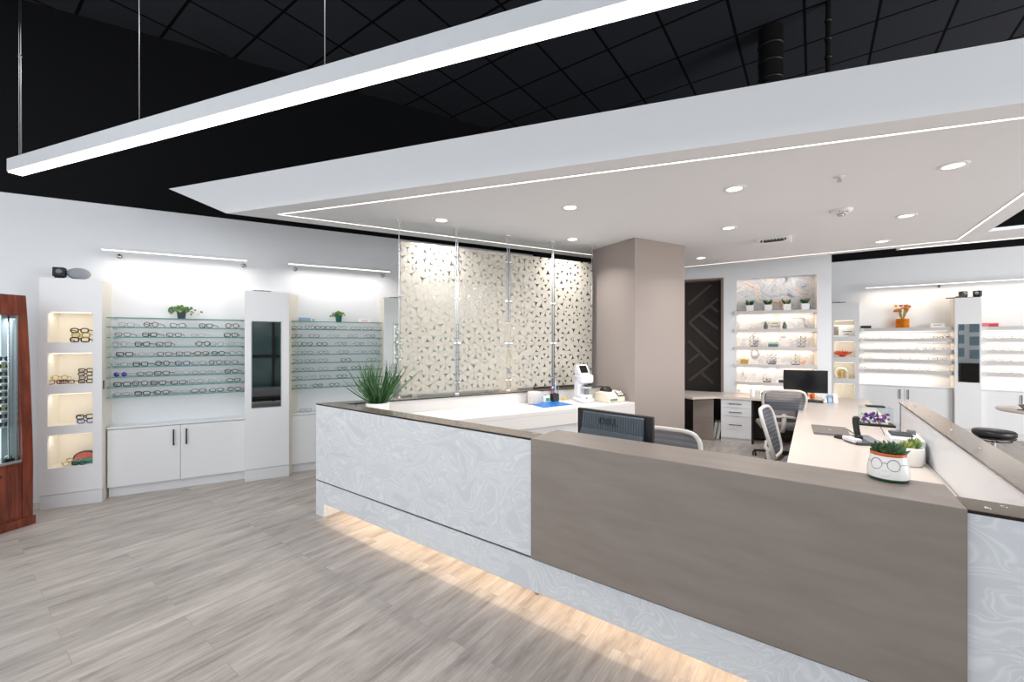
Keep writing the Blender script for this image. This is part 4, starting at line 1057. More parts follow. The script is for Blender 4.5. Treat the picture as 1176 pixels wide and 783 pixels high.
MB().tube([(-.04, -.01, .05), (-.035, .02, .10), (-.028, .045, .165), (-.024, .05, .20)], .021, 10, r2=.026).ball((-.024, .045, .205), .028, .024, .022).ball((-.04, -.012, .052), .03, .028, .024).build('handset', M['black_plastic'], t)
cb = [W.at(px, py, ZD) for px, py in ((967, 491), (974, 494), (982, 499), (986, 503))]
solo(MB().tube([(p[0], p[1], ZD+.005) for p in cb], .0035, 6), 'laptop_cable', M['black_plastic'], 'thin cable running from the laptop to the desk phone', 'cable', W, 0, 0)
x, y = W.at(1005, 488, ZD)
t = thing('display_tank', 'clear display tank of purple flowers with black base and lid', 'display tank', B, *B.loc(x, y), ZD, .1)
MB().box(-.145, .145, -.10, .10, 0, .022, .006).build('base', M['black_plastic'], t)
gl = MB().box(-.128, .128, -.085, -.081, .022, .19).box(-.128, .128, .081, .085, .022, .19).box(-.128, -.124, -.081, .081, .022, .19).box(.124, .128, -.081, .081, .022, .19)
gl.build('clear_walls', M['shelf_glass'], t)
MB().box(-.075, .075, -.045, .045, .19, .205, .005).build('lid', M['black_plastic'], t)
MB().box(-.13, .13, -.087, .087, .186, .190).build('top_pane', M['shelf_glass'], t)
fl = MB()
for k in range(140):
    p = Vector((R.uniform(-.105, .09), R.uniform(-.06, .06), R.uniform(.03, .11)*(1 if R.random() < .7 else .6))); q = p+Vector((R.uniform(-.03, .03), R.uniform(-.03, .03), R.uniform(-.01, .035)))
    fl.mat((0, 0, 0, 1, 0, 2)[k % 6]).leaf(p, q, .024, .1, (0, 1, .2), 3)
fl.build('flowers', [M['purple'], M['pink'], M['paper']], t)
gr = MB()
for k in range(40): gr.ball((R.uniform(-.11, .11), R.uniform(-.07, .07), .028), .012, seg=8, rings=5)
gr.build('pebbles', M['ivory'], t)
pc = [W.at(px, py, ZD) for px, py in ((1007, 492), (1016, 500), (1021, 508))]
solo(MB().tube([(pc[0][0], pc[0][1], ZD+.18), (pc[0][0], pc[0][1]-.02, ZD+.06), (pc[1][0], pc[1][1], ZD+.004), (pc[2][0], pc[2][1], ZD+.004)], .0028, 6), 'power_cord', M['black_plastic'], 'black cord hanging from the lid of the display tank', 'cord', W, 0, 0)
# white organiser against the wing
x, y = W.at(1051, 533, ZD); bx, by = B.loc(x, y)
t = thing('desk_organiser', 'white box-shaped desk organiser against the inside of the low wing', 'organiser', B, 4.285, 2.06, ZD)
MB().prism_x([(0, 0), (.30, 0), (.30, .166), (.0, .166)], -.09, .098, .006).build('housing', M['white_plastic'], t)
sl = MB()
for k in range(5): sl.box(-.075, .05, .10+k*.038, .112+k*.038, .162, .178, .002)
sl.build('slots', M['dark_grey'], t)
MB().box(.03, .08, .22, .27, .16, .20, .006).box(-.06, -.01, .24, .28, .16, .182, .004).build('plug', M['grey_plastic'], t)
x, y = W.at(1046, 534, ZD)
def rosette(mb, n, rad, hgt, base, w_=.02, mats=2):
    for k in range(n):
        a = k*2.4; u = k/n; tl = .15+.85*u
        d_ = Vector((math.cos(a)*rad*tl, math.sin(a)*rad*tl, hgt*(1.05-.75*u*u)))
        p0 = Vector((math.cos(a)*rad*.12, math.sin(a)*rad*.12, base)); mb.mat(k % mats).leaf(p0, p0+d_, w_, .12, (math.sin(a), -math.cos(a), 0), 5, .3)
t = thing('potted_succulent', 'yellow-green succulent in a plain white pot next to the desk organiser', 'plant', W, x, y, ZD)
MB().lathe([(0, 0), (.058, 0), (.066, .006), (.072, .125), (.068, .130), (.064, .12), (.06, .02), (0, .02)], 28).build('pot', M['pot_white'], t)
MB().lathe([(0, .112), (.064, .112)], 20).build('soil', M['soil'], t)
for dx, dy, n, rr, hh in ((-.028, .0, 26, .055, .06), (.03, .005, 26, .05, .085)):
    m_ = MB(); rosette(m_, n, rr, hh, .11, .017); o = m_.build('rosette', [M['leaf_light'], pm('yellow_succulent', (196, 186, 96), .5, var=.3)] if dx < 0 else [M['leaf_light'], M['leaf_light']], t); o.location = (dx, dy, 0)
x, y = W.at(1020, 550, 1.028)
t = thing('potted_succulent', 'white pot painted with round spectacles holding a green succulent on the taupe ledge', 'plant', W, x, y, 1.028, B.ang-.28)
t.scale = (.88, .88, .93)
pr_ = [(0, 0), (.066, 0), (.076, .012), (.077, .03), (.074, .06), (.066, .10), (.064, .112), (.059, .112), (.06, .10), (0, .095)]
MB().lathe([(.0765, .015), (.0775, .03), (.0745, .06), (.0665, .10), (.0645, .110)], 40).build('pot', M['pot_white'], t)
MB().lathe([(0, 0), (.066, 0), (.075, .008), (.0765, .015)], 40).build('foot', M['pot_green'], t)
MB().lathe([(.0645, .110), (.0655, .113), (.0645, .121), (.058, .122), (.057, .108), (0, .106)], 40).build('rim', M['terracotta'], t)
def on_pot(u, z):            # u = angle from the front
    r = .0785-(max(0, z-.03))*.155; return (math.sin(u)*r, -math.cos(u)*r, z)
gp = MB()
for s in (-1, 1):
    gp.tube([on_pot(s*.46+.33*math.cos(2*PI*i/24), .076+.0235*math.sin(2*PI*i/24)) for i in range(24)], .0011, 5, True)
    gp.tube([on_pot(s*.79, .078), on_pot(s*1.1, .080), on_pot(s*1.35, .078)], .0011, 5)
gp.tube([on_pot(-.13, .08), on_pot(0, .084), on_pot(.13, .08)], .0011, 5)
gp.build('painted_spectacles', M['black_plastic'], t)
gp = MB().tube([on_pot(-.12, .054), on_pot(-.06, .049), on_pot(.06, .049), on_pot(.12, .054)], .0007, 4).tube([on_pot(-.28, .036), on_pot(-.1, .029), on_pot(.1, .029), on_pot(.28, .036)], .0006, 4).build('painted_smile', M['grey_shelf'], t)
for dx, dy, n, rr, hh in ((-.028, .008, 22, .05, .055), (.026, -.004, 26, .055, .06), (.0, .028, 20, .05, .06)):
    m_ = MB(); rosette(m_, n, rr, hh, .108, .015); o = m_.build('rosette', [M['leaf_blue'], M['leaf']], t); o.location = (dx, dy, 0)
# far end clutter
x, y = W.at(956, 462, ZD)
t = thing('letter_tray', 'pale blue-white curved letter tray beside the far monitor', 'letter tray', N, *N.loc(x, y), ZD, -.1)
for k in range(3):
    o = 0.0+k*.06
    MB().prism_x([(-.10, 0), (.10, 0), (.10, .04+k*.028), (.03, .075+k*.028), (-.07, .05+k*.022), (-.10, .02)], -.12+o, -.068+o, .006).build('divider', M['sky_blue'] if k == 1 else M['white_plastic'], t)
MB().box(-.115, -.10, -.09, .02, .01, .045, .002).build('tray_front', M['dark_grey'], t)
x, y = W.at(933, 457.5, ZD)
t = thing('mug', 'small orange mug in front of the far monitor', 'mug', W, x, y, ZD)
MB().lathe([(0, 0), (.03, 0), (.034, .01), (.034, .07), (.030, .072), (.028, .06), (.028, .012), (0, .01)], 20).build('cup', M['orange'], t)
MB().tube([(.033, 0, .055), (.055, 0, .05), (.055, 0, .022), (.033, 0, .016)], .005, 8).build('handle', M['orange'], t)
x, y = W.at(930, 461.2, ZD)
t = thing('keyboard', 'black keyboard lying below the far monitor', 'keyboard', N, *N.loc(x, y), ZD, -.3)
MB().prism_x([(-.07, 0), (.07, 0), (.07, .022), (-.07, .012)], -.16, .16, .004).build('base', M['black_plastic'], t)
ky = MB()
for i in range(13):
    for j in range(4): ky.box(-.145+i*.0225, -.127+i*.0225, -.055+j*.03, -.032+j*.03, .013+j*.002, .020+j*.0025, .001)
ky.build('keys', M['dark_grey'], t)
# back desk clutter
x, y = W.at(864, 455.5, ZD)
t = thing('pump_bottle', 'white pump bottle on the back desk', 'bottle', W, x, y, ZD)
MB().lathe([(0, 0), (.03, 0), (.034, .01), (.034, .10), (.02, .125), (.012, .13), (0, .13)], 20).build('bottle', M['white_plastic'], t)
MB().cyl(0, 0, .13, .16, .006, 10).box(-.035, .008, -.006, .006, .158, .168, .002).build('pump', M['white_plastic'], t)
x, y = W.at(872.5, 455, ZD)
t = thing('wire_rack', 'small metal wire rack with white cards on the back desk', 'rack', N, *N.loc(x, y+.05), ZD)
for k in range(4): MB().tube([(-.06+k*.04, -.04, .003), (-.06+k*.04, -.03, .10-k*.01), (-.05+k*.04, .03, .11-k*.01), (-.06+k*.04, .05, .003)], .0025, 6).build('wire_loop', M['steel'], t)
MB().box(-.08, .08, -.045, .055, 0, .005, .001).build('base', M['white_plastic'], t)
MB().prism_x([(-.01, .005), (.0, .005), (.025, .085), (.015, .085)], -.055, .03).build('cards', M['paper'], t)
x, y = W.at(877, 456, ZD)
t = thing('mini_speaker', 'small dark cube speaker at the edge of the back desk', 'speaker', W, x, y, ZD, N.ang)
MB().box(-.03, .03, -.03, .03, 0, .07, .008).build('body', M['black_plastic'], t); o = MB().lathe([(0, .003), (.02, .002), (.022, 0), (0, 0)], 18).build('driver', M['dark_grey'], t); o.rotation_euler = (PI/2, 0, 0); o.location = (0, -.03, .035)
x, y = W.at(872, 490, .40)
# ================================================================== agate niche
t = thing('agate_backdrop', 'cream and grey agate slab lining the lit niche', 'stone panel', N, 0, 0)
MB().box(nx0+.002, nx1-.002, .17, .185, .705, nzt-.002).build('slab', M['agate'], t)
MB().box(nx0+.001, nx0+.012, .0, .169, .705, nzt-.002).box(nx1-.012, nx1-.001, .0, .169, .705, nzt-.002).build('lining', M['cream'], t)
NSZ = [N.hit(892, y, -.03)[1] for y in (356.3, 377.6, 398.3, 418.6, 439.6)]
nl = N.hit(844, 400, -.03)[0]; nr = N.hit(939.5, 400, -.03)[0]
for k, z in enumerate(NSZ):
    t = thing('niche_shelf', ('topmost' if k == 0 else ORD[k+1]+' from top')+' grey shelf crossing the agate niche', 'shelf', N, 0, 0, z, 0, 'grey shelves in the agate niche')
    MB().box(nl, nr, -.03, .165, -.052, 0, .002).build('board', M['grey_shelf'], t)
    for xx in (nl-.004, nr-.018): MB().box(xx, xx+.022, -.034, -.02, -.054, .002, .001).build('end_bracket', M['alu'], t)
    MB().box(nl+.05, nr-.05, .11, .14, -.056, -.052).build('under_light', M['warm_led'], t)
    area('niche_lamp', N, (nl+nr)/2, .125, z-.06, nr-nl-.1, .02, 1.9, (255, 228, 196))
area('niche_top_lamp', N, (nl+nr)/2, .03, nzt-.02, nr-nl-.1, .02, .8, (255, 240, 225), rot=(.35, 0, 0))
def succ_pot(px, k, label):
    x = N.hit(px, 400, .05)[0]
    t = thing('potted_grass', label, 'plant', N, x, .05, NSZ[k], 0, 'white pots on the top niche shelf')
    MB().prism([(-.05, -.05), (.05, -.05), (.05, .05), (-.05, .05)], 0, .10, [(-.055, -.055), (.055, -.055), (.055, .055), (-.055, .055)], .004).build('pot', M['pot_white'], t)
    m_ = MB()
    for i in range(34):
        a = R.uniform(0, 2*PI); l = R.uniform(.02, .06); m_.mat(i % 2).leaf((math.cos(a)*.02, math.sin(a)*.02, .095), (math.cos(a)*(.02+l), math.sin(a)*(.02+l), .10+R.uniform(.05, .10)), .018, .05, (math.sin(a), -math.cos(a), 0), 4)
    m_.build('foliage', [M['leaf_dark'], M['leaf']], t)
for i, px in enumerate((861, 882, 903.3, 924.3)): succ_pot(px, 0, ('leftmost','second from left','third from left','rightmost')[i]+' spiky plant in a white square pot atop the niche')
for px, lb in ((879.3, 'tiny cactus in a dark pot left of the spectacle card'), (901, 'tiny cactus in a dark pot right of the spectacle card')):
    x = N.hit(px, 400, .05)[0]; t = thing('potted_cactus', lb, 'plant', N, x, .05, NSZ[1])
    MB().lathe([(0, 0), (.026, 0), (.034, .05), (.036, .06), (.03, .06), (0, .052)], 20).build('pot', M['pot_grey'], t)
    m_ = MB(); m_.ball((0, 0, .085), .02, .02, .036, 12, 8); rosette(m_, 16, .03, .05, .055, .012); m_.build('cactus', [M['leaf'], M['leaf_dark']], t)
x = N.hit(890, 400, .07)[0]
t = thing('spectacle_card', 'pale green card printed with spectacles on the second niche shelf', 'card', N, x, .07, NSZ[1])
MB().prism_x([(0, 0), (.006, 0), (.02, .13), (.014, .13)], -.075, .075).build('card', M['cream'], t)
MB().tube([(-.032+.022*math.cos(i*PI/8), .001, .04+.017*math.sin(i*PI/8)) for i in range(16)], .0035, 5, True).tube([(.032+.022*math.cos(i*PI/8), .001, .04+.017*math.sin(i*PI/8)) for i in range(16)], .0035, 5, True).tube([(-.01, .001, .045), (.01, .001, .045)], .003, 5).tube([(-.07, .002, .05), (-.054, .001, .047)], .003, 5).tube([(.07, .002, .05), (.054, .001, .047)], .003, 5).build('printed_spectacles', M['leaf'], t)
MB().box(-.04, .04, .006, .008, .085, .10).build('printed_lines', M['leaf_light'], t)
def tiers(px, k, n, where, cols_):
    x = N.hit(px, 400, .05)[0]
    t = thing('eyewear_stand', f'small eyewear stand {where}', 'stand', N, x, .05, NSZ[k], 0, None)
    h_ = n*.058+.01
    MB().box(-.055, .055, -.03, .03, 0, .012, .003).build('base', M['dark_grey'], t)
    MB().cyl(0, .012, .012, h_+.02, .005, 10).build('post', M['steel'], t)
    ar = MB()
    for i in range(n): ar.box(-.006, .006, -.012, .012, .038+i*.058, .044+i*.058, .001)
    ar.build('nose_rest', M['steel'], t)
    for i in range(n):
        pos = 'only pair' if n == 1 else ('lowest pair', 'middle pair', 'top pair')[i]
        glasses(cols_[i % len(cols_)], shapes[(i*2+k) % 6], N, x, .034, NSZ[k]+.018+i*.058, f'{cols_[i % len(cols_)]} eyeglasses, {pos} on the stand {where}', 'eyeglasses on the niche stands', thick=.003, scale=1.0)
tiers(866, 2, 3, 'at left of the third niche shelf', ['black', 'brown', 'grey'])
tiers(920, 2, 3, 'at right of the third niche shelf', ['grey', 'black', 'tortoise'])
tiers(886.3, 3, 3, 'at centre of the fourth niche shelf', ['black', 'grey', 'black'])
tiers(913.5, 3, 3, 'at right of the fourth niche shelf', ['brown', 'yellow', 'grey'])
tiers(880.5, 4, 1, 'on the lowest niche shelf', ['black'])
def nbox(px, k, w_, h_, mat, lb, band):
    x = N.hit(px, 400, .05)[0]; t = thing('glasses_case', lb, 'case', N, x, .05, NSZ[k])
    MB().box(-w_/2, w_/2, -.025, .03, 0, h_*.6, .006).build('tray', M[mat], t); MB().prism_x([(-.026, h_*.6), (.03, h_*.6), (.03, h_), (-.015, h_)], -w_/2, w_/2, .005).build('lid', M[band], t)
nbox(888, 2, .14, .075, 'pot_grey', 'grey glasses case in the middle of the third niche shelf', 'mint')
nbox(855, 3, .12, .075, 'gold', 'golden box at the left end of the fourth niche shelf', 'gold')
x = N.hit(897.5, 400, .05)[0]; t = thing('desk_clock', 'small black clock block on the lowest niche shelf', 'clock', N, x, .05, NSZ[4])
MB().box(-.04, .04, -.02, .02, 0, .045, .006).build('body', M['black_plastic'], t); MB().box(-.032, .032, -.022, -.0195, .008, .037).build('display', M['dark_grey'], t)

# ================================================================== far right wall
YR, YRT, YRS, YRC = 8.3, 8.0, 8.06, 8.08
bx = lambda px, y=YRT: B.hit(px, 400, y)[0]
bz = lambda px, py, y=YRT: B.hit(px, py, y)[1]
R1 = (bx(955), bx(987)); R2 = (bx(1096.5), bx(1127.5))
HR = bz(970, 347.5)
oR = (bx(957.5), bx(982))
opsR = [(oR[0], oR[1], bz(970, b), bz(970, a)) for a, b in ((368, 386.5), (392.2, 410), (416.2, 434.8), (440.6, 462))]
wall_tower(B, R1[0], R1[1], YRT, YR, HR, opsR, 'tall white tower with four lit cubbies right of the agate niche')
wall_tower(B, R2[0], R2[1], YRT, YR, HR, [], 'tall white mirror tower between the lit shelves on the far wall', (bx(1100.5), bx(1125), bz(1112, 439), bz(1112, 372.3)))
ZCR = bz(987.7, 440.3, YRC)
endR = bx(1240)
cabinet(B, R1[1]+.004, R2[0]-.004, YRC, YR, ZCR-.02, 'pale two-door cabinet with dark handles under the far wall shelves', 2, 'dark_grey')
cabinet(B, R2[1]+.004, endR, YRC, YR, ZCR-.02, 'pale cabinet behind the black stool on the far wall', 2, 'dark_grey')
for x0, x1, lb in ((R1[1]+.004, R2[0]-.004, 'white ledge above the two-door cabinet on the far wall'), (R2[1]+.004, endR, 'white ledge on the far wall behind the round table')):
    solo(MB().box(0, x1-x0, -.01, YR-YRC, 0, .02, .003), 'countertop', M['white'], lb, 'countertop', B, x0, YRC, ZCR-.02)
RSZ = [bz(990, y, YRS) for y in (377, 389, 401, 411.8, 423.4)]
for x0, x1, wh, grp, pxr in ((R1[1]+.01, R2[0]-.01, 'right of the coral ornament tower', 'lit shelves right of the coral ornament', (991, 1090)), (R2[1]+.01, endR, 'right of the far mirror tower', 'lit shelves right of the far mirror', (1133, 1184))):
    for k, z in enumerate(RSZ):
        t = thing('wall_shelf', ('topmost' if k == 0 else ORD[k+1]+' from top')+' thick grey wall shelf '+wh, 'shelf', B, x0, YRS, z, 0, grp)
        MB().box(0, x1-x0, 0, YR-YRS, -.06, 0, .002).build('board', M['grey_shelf'], t)
        for xx in (.0, x1-x0-.06): MB().box(xx, xx+.06, -.004, .02, -.062, .002, .001).build('end_bracket', M['alu'], t)
        MB().box(.05, x1-x0-.05, .10, .14, -.064, -.06).build('under_light', M['led'], t)
        area('shelf_lamp', B, (x0+x1)/2, YRS+.12, z-.068, x1-x0-.1, .03, 1.5, (255, 232, 205))
    gaps = {0: (1036, 1054)} if pxr[0] < 1000 else {}
    for k in range(4):
        px = pxr[0]+3; n = 0
        lim = pxr[1] if not (pxr[0] < 1000 and k == 3) else 1070
        while px < lim:
            if k in gaps and gaps[k][0] < px < gaps[k][1]: px = gaps[k][1]+1
            n += 1; x = bx(px, YRS+.04)
            col = ('black', 'grey', 'silver', 'brown')[R.randrange(4)]; sh = shapes[(n+k) % 6]
            glasses(col, sh, B, x, YRS+.04, RSZ[k+1], f"{col} {'angular' if sh == 'square' else 'cat-eye' if sh == 'cat' else sh} eyeglasses, {ORD[n]} from left on {ORD[k+2]} wall shelf {wh}", 'eyeglasses on the '+grp, rot=R.uniform(-.2, .2), thick=.0022, scale=1.0)
            px += R.uniform(9.5, 12.5)
# what stands on those displays
x = bx(1036.5, YRS+.12)
t = thing('flower_vase', 'amber glass vase of dried flowers on the topmost far wall shelf', 'vase', B, x, YRS+.12, RSZ[0])
MB().lathe([(0, 0), (.085, 0), (.092, .01), (.092, .16), (.086, .165), (.084, .02), (0, .015)], 24).build('vase', M['amber'], t)
st, fl = MB(), MB()
for k in range(26):
    a = R.uniform(0, 2*PI); l = R.uniform(.03, .14); p = Vector((math.cos(a)*l, math.sin(a)*l*.4, R.uniform(.28, .40)))
    st.tube([(R.uniform(-.02, .02), 0, .02), (p.x*.25, 0, .19), tuple(p)], .003, 5)
    if k < 20:
        for j in range(7):
            b = R.uniform(0, 2*PI); q = p+Vector((math.cos(b)*.035, math.sin(b)*.02, R.uniform(.0, .035))); fl.mat(k % 3 % 2).leaf(p, q, .022, .1, (0, 1, 0), 3)
st.build('stems', M['stem'], t); fl.build('dried_foliage', [M['dry'], M['amber']], t)
small_box(B, 994.5, YRS+.05, RSZ[0], .15, .05, .05, 'black_plastic', 'black name block at the left end of the topmost far shelf', 'block', 'name_block', 'dark_grey')
card(B, 1077, YRS+.05, RSZ[0], .17, .07, 'white sign card at the right end of the topmost far shelf', 'grey_plastic', 'sign_card')
small_box(B, 1138, YRS+.05, RSZ[0], .17, .06, .06, 'red', 'red box on the far shelf right of the mirror tower', 'box', 'gift_box', 'pink')
small_box(B, 1131, YRS+.04, RSZ[0], .09, .05, .058, 'pink', 'pink box beside the red box on the far shelf', 'box', 'gift_box', 'pink')
camera_box(B, bx(1106, YRT+.1), YRT+.1, HR, .2, 'left black camera box on top of the far mirror tower', 1.35)
camera_box(B, bx(1122.5, YRT+.1), YRT+.1, HR, -.5, 'right black camera box on top of the far mirror tower', 1.35)
solo(MB().box(-.16, .16, -.04, .04, 0, .014, .005).box(-.05, .05, -.03, .03, .012, .03, .005), 'uplight', M['dark_grey'], 'flat dark lamp lying between the black cameras on the far tower', 'uplight', B, bx(1101.5, YRT+.1)+.0, YRT+.02+.045, HR)
sp = MB().box(-.10, .10, -.03, .03, 0, .014, .004).cyl(0, 0, .01, .02, .02, 12)
solo(sp, 'uplight', M['dark_grey'], 'dark flat lamp on the cubby tower right of the agate niche', 'uplight', B, bx(962, YRT+.06)+.02, YRT+.06, HR)
zR = [o[2] for o in opsR]
x = bx(963, YRT+.12)
t = thing('portrait_card', 'white card with a dark portrait photo in the upper far cubby', 'card', B, x+.06, YRT+.12, zR[0], .0)
MB().prism_x([(0, 0), (.006, 0), (.03, .22), (.024, .22)], -.19, .19).build('card', M['paper'], t)
pp = MB().prism_x([(-.002, .03), (.001, .03), (.021, .20), (.018, .20)], -.16, -.06).build('portrait', M['skin'], t)
MB().prism_x([(.003, .04), (.005, .04), (.0095, .085), (.0075, .085)], -.155, -.065).prism_x([(.0125, .13), (.0145, .13), (.021, .195), (.019, .195)], -.135, -.085).build('dark_print', M['dark_grey'], pp)
MB().prism_x([(.006, .09), (.009, .09), (.0105, .105), (.0075, .105)], .0, .14).prism_x([(.001, .04), (.004, .04), (.005, .052), (.002, .052)], .02, .10).build('printed_line', M['grey_plastic'], t)
x = bx(967.5, YRT+.1)
t = thing('coral_ornament', 'red-orange coral-shaped ornament in the second far cubby', 'ornament', B, x, YRT+.11, zR[1])
cr = MB()
for k in range(9):
    a = PI*(k+.5)/9; l = R.uniform(.12, .19); cr.mat(k % 2).tube([(0, 0, .03), (math.cos(a)*l*.5, R.uniform(-.02, .02), .05+.3*math.sin(a)*l), (math.cos(a)*l, R.uniform(-.04, .04), .07+math.sin(a)*l*.35)], .022, 8, r2=.006)
cr.ball((0, 0, .035), .06, .05, .035).build('branches', [M['red'], M['orange']], t)
x = bx(966, YRT+.1)
t = thing('sculpture', 'pale curved face-shaped sculpture in the third far cubby', 'sculpture', B, x, YRT+.11, zR[2])
sc = MB()
sc.tube([(-.07, 0, .0), (-.09, 0, .07), (-.085, 0, .13), (-.03, 0, .185), (.05, 0, .18), (.085, 0, .12), (.075, 0, .06), (.08, 0, .0)], .03, 12, r2=.028)
sc.build('arch', M['ivory'], t); MB().ball((.0, .0, .11), .035, .03, .055).cyl(0, 0, 0, .06, .02, 12).build('head', M['gold'], t)
# bar light over the far shelves
xa, za = B.hit(994, 330, YRS-.0); xb, zb_ = B.hit(1176, 320.5, YRS)
wall_light(B, xa, bx(1235, YRS), YRS, YR, (za+zb_)/2, 'long slim bar light on the far wall above the lit shelves', (-1.9, -.2, 1.5), watt=6, rgb=(255, 234, 208))

# ------------------------------------------------------------------ stool and round table
x, y = W.at(1141.5, 494, .545)
t = thing('stool', 'black round swivel stool beyond the low wing', 'stool', W, x, y)
t.scale = (.83, .83, .86)
MB().lathe([(0, .555), (.20, .56), (.218, .572), (.218, .62), (.20, .635), (0, .642)], 36).build('cushion', M['leather'], t)
MB().lathe([(.205, .53), (.215, .545), (.0, .545), (0, .53)], 30).build('seat_plate', M['black_metal'], t)
rg = MB().tube([(.17*math.cos(2*PI*i/28), .17*math.sin(2*PI*i/28), .50) for i in range(28)], .008, 8, True)
for k in range(3): rg.tube([(.0, 0, .50), (.17*math.cos(2*PI*k/3), .17*math.sin(2*PI*k/3), .50)], .006, 6)
rg.build('lever_ring', M['black_metal'], t)
MB().cyl(0, 0, .06, .53, .026, 20).build('post', M['steel'], t)
sb = MB()
for k in range(5): sb.tube([(0, 0, .085), (.26*math.cos(2*PI*k/5), .26*math.sin(2*PI*k/5), .06)], .018, 8, r2=.012)
sb.build('star_base', M['steel'], t)
for k in range(5):
    c, s = .26*math.cos(2*PI*k/5), .26*math.sin(2*PI*k/5)
    MB().tube([(c-.018, s, .026), (c+.018, s, .026)], .026, 14).cyl(c, s, .04, .065, .008, 8).build('caster', M['black_plastic'], t)
x, y = W.at(1176, 472, .75)
t = thing('round_table', 'small round white table at the right edge of the picture', 'table', W, x+.30, y+.03)
MB().lathe([(0, .722), (.395, .722), (.405, .73), (.405, .745), (.40, .75), (0, .75)], 48).build('top', M['desk'], t)
MB().cyl(0, 0, .03, .722, .035, 20).build('column', M['alu'], t)
MB().lathe([(0, 0), (.25, 0), (.25, .012), (.05, .03), (0, .03)], 36).build('foot', M['alu'], t)
t2 = thing('tablet_stand', 'small black device standing on the round table', 'device', W, x+.09, y+.05, .75, .3)
MB().box(-.08, .08, -.05, .05, 0, .01, .003).build('foot', M['black_plastic'], t2); MB().prism_x([(-.02, .01), (-.01, .01), (.04, .07), (.03, .07)], -.075, .075).build('screen', M['screen'], t2)

# ================================================================== wooden kiosk at the left edge
t = thing('display_kiosk', 'red-brown wooden sunglasses kiosk with a lit white interior at the left edge', 'display cabinet', K, 0, 0)
LK = 1.25
prof = [(0, .02), (0, .55), (.006, .75), (.02, 1.05), (.042, 1.45), (.065, 1.75), (.088, 2.0), (.44, 2.0), (.44, .02)]
MB().prism_x(prof, -.068, 0, .003).build('side_panel', M['mahogany'], t)
MB().prism_x(prof, -LK, -LK+.068, .003).build('side_panel', M['mahogany'], t)
MB().prism_x([(.062, 1.82), (.082, 2.0), (.44, 2.0), (.44, 1.82)], -LK+.068, -.068, .003).build('header', M['mahogany'], t)
MB().box(-LK+.068, -.068, .008, .43, .06, .555, .002).build('base', M['mahogany'], t)
MB().box(-LK-.012, .012, -.014, .45, 0, .075, .004).build('plinth', M['mahogany'], t)
MB().box(-LK+.068, -.068, .004, .43, .556, .58, .003).build('deck', M['steel'], t)
MB().box(-LK+.07, -.07, .24, .25, .58, 1.82).build('lit_back', M['kiosk_glow'], t)
MB().box(-.080, -.07, .05, .24, .58, 1.82).build('inner_side', M['grey_plastic'], t)
MB().prism_x([(.012, .58), (.018, .58), (.07, 1.82), (.064, 1.82)], -LK+.07, -.082).build('glass_front', M['glass'], t)
MB().tube([(-.105, .10, .58), (-.105, .10, 1.82)], .006, 8).build('rod', M['steel'], t)
dr = MB().box(-.60, -.10, -.008, .008, .10, .53, .004).build('door', M['mahogany'], t)
MB().box(-.34, -.20, -.018, -.008, .46, .48, .003).build('handle', M['black_metal'], dr)
ar = MB().tube([(-.34, .0, .0), (-.30, 0, .03), (-.25, 0, .035), (-.20, 0, .02)], .005, 6).tube([(-.32, 0, -.01), (-.27, 0, .012), (-.22, 0, .012)], .004, 6)
ar = ar.build('carved_swirl', M['ivory'], t); ar.location = (0, .066, 1.92)
lk = thing('glasses_lock', 'small chrome and black lock gadget on the kiosk deck', 'lock', K, -.13, .05, .58)
MB().box(-.03, .03, -.02, .02, 0, .02, .004).build('body', M['black_metal'], lk); MB().tube([(-.02, 0, .02), (-.015, 0, .045), (.015, 0, .045), (.02, 0, .02)], .005, 8).build('shackle', M['steel'], lk)
GS = None
SUNC = ['black', 'yellow', 'tortoise', 'black', 'tortoise', 'grey', 'black', 'yellow', 'tortoise']
for k, py in enumerate((412, 420.5, 429, 437, 445, 452.5, 460.5, 469, 477.5, 487)):
    xk, zk = K.hit(2, py, .20)
    tt = thing('sunglasses', ('topmost' if k == 0 else 'lowest' if k == 9 else ORD[k+1]+' from top')+' dark-lensed sunglasses on the kiosk rack', 'sunglasses', K, xk-.012, .155, zk-.02, 0, 'sunglasses in the kiosk')
    col = SUNC[k % 9]
    if ('sun', col) not in GM: GM[('sun', col)] = eyeglasses_mesh('oval', [M['frame_'+col]], .003)
    o = bpy.data.objects.new('frame', GM[('sun', col)]); C.objects.link(o); o.parent = tt; o.scale = (1, .55, 1)
    for sx in (-1, 1):
        if 'sunlens' not in GM: GM['sunlens'] = MB().prism_y([(.025*math.cos(2*PI*i/18), .019*math.sin(2*PI*i/18)) for i in range(18)], -.001, .001).mesh('lens', M['lens'])
        l = bpy.data.objects.new('lens', GM['sunlens']); C.objects.link(l); l.parent = tt; l.location = (sx*.034, .0, .022)
rk = MB().tube([(xk-.012, .235, .75), (xk-.012, .235, 1.7)], .008, 8)
for k, py in enumerate((412, 420.5, 429, 437, 445, 452.5, 460.5, 469, 477.5, 487)):
    z = K.hit(2, py, .20)[1]; rk.box(xk-.05, xk+.08, .15, .24, z-.028, z-.022, .001)
rk.build('rack', M['white_plastic'], t)
area('kiosk_lamp', K, -.5, .16, 1.80, .8, .06, 8, (240, 250, 255))

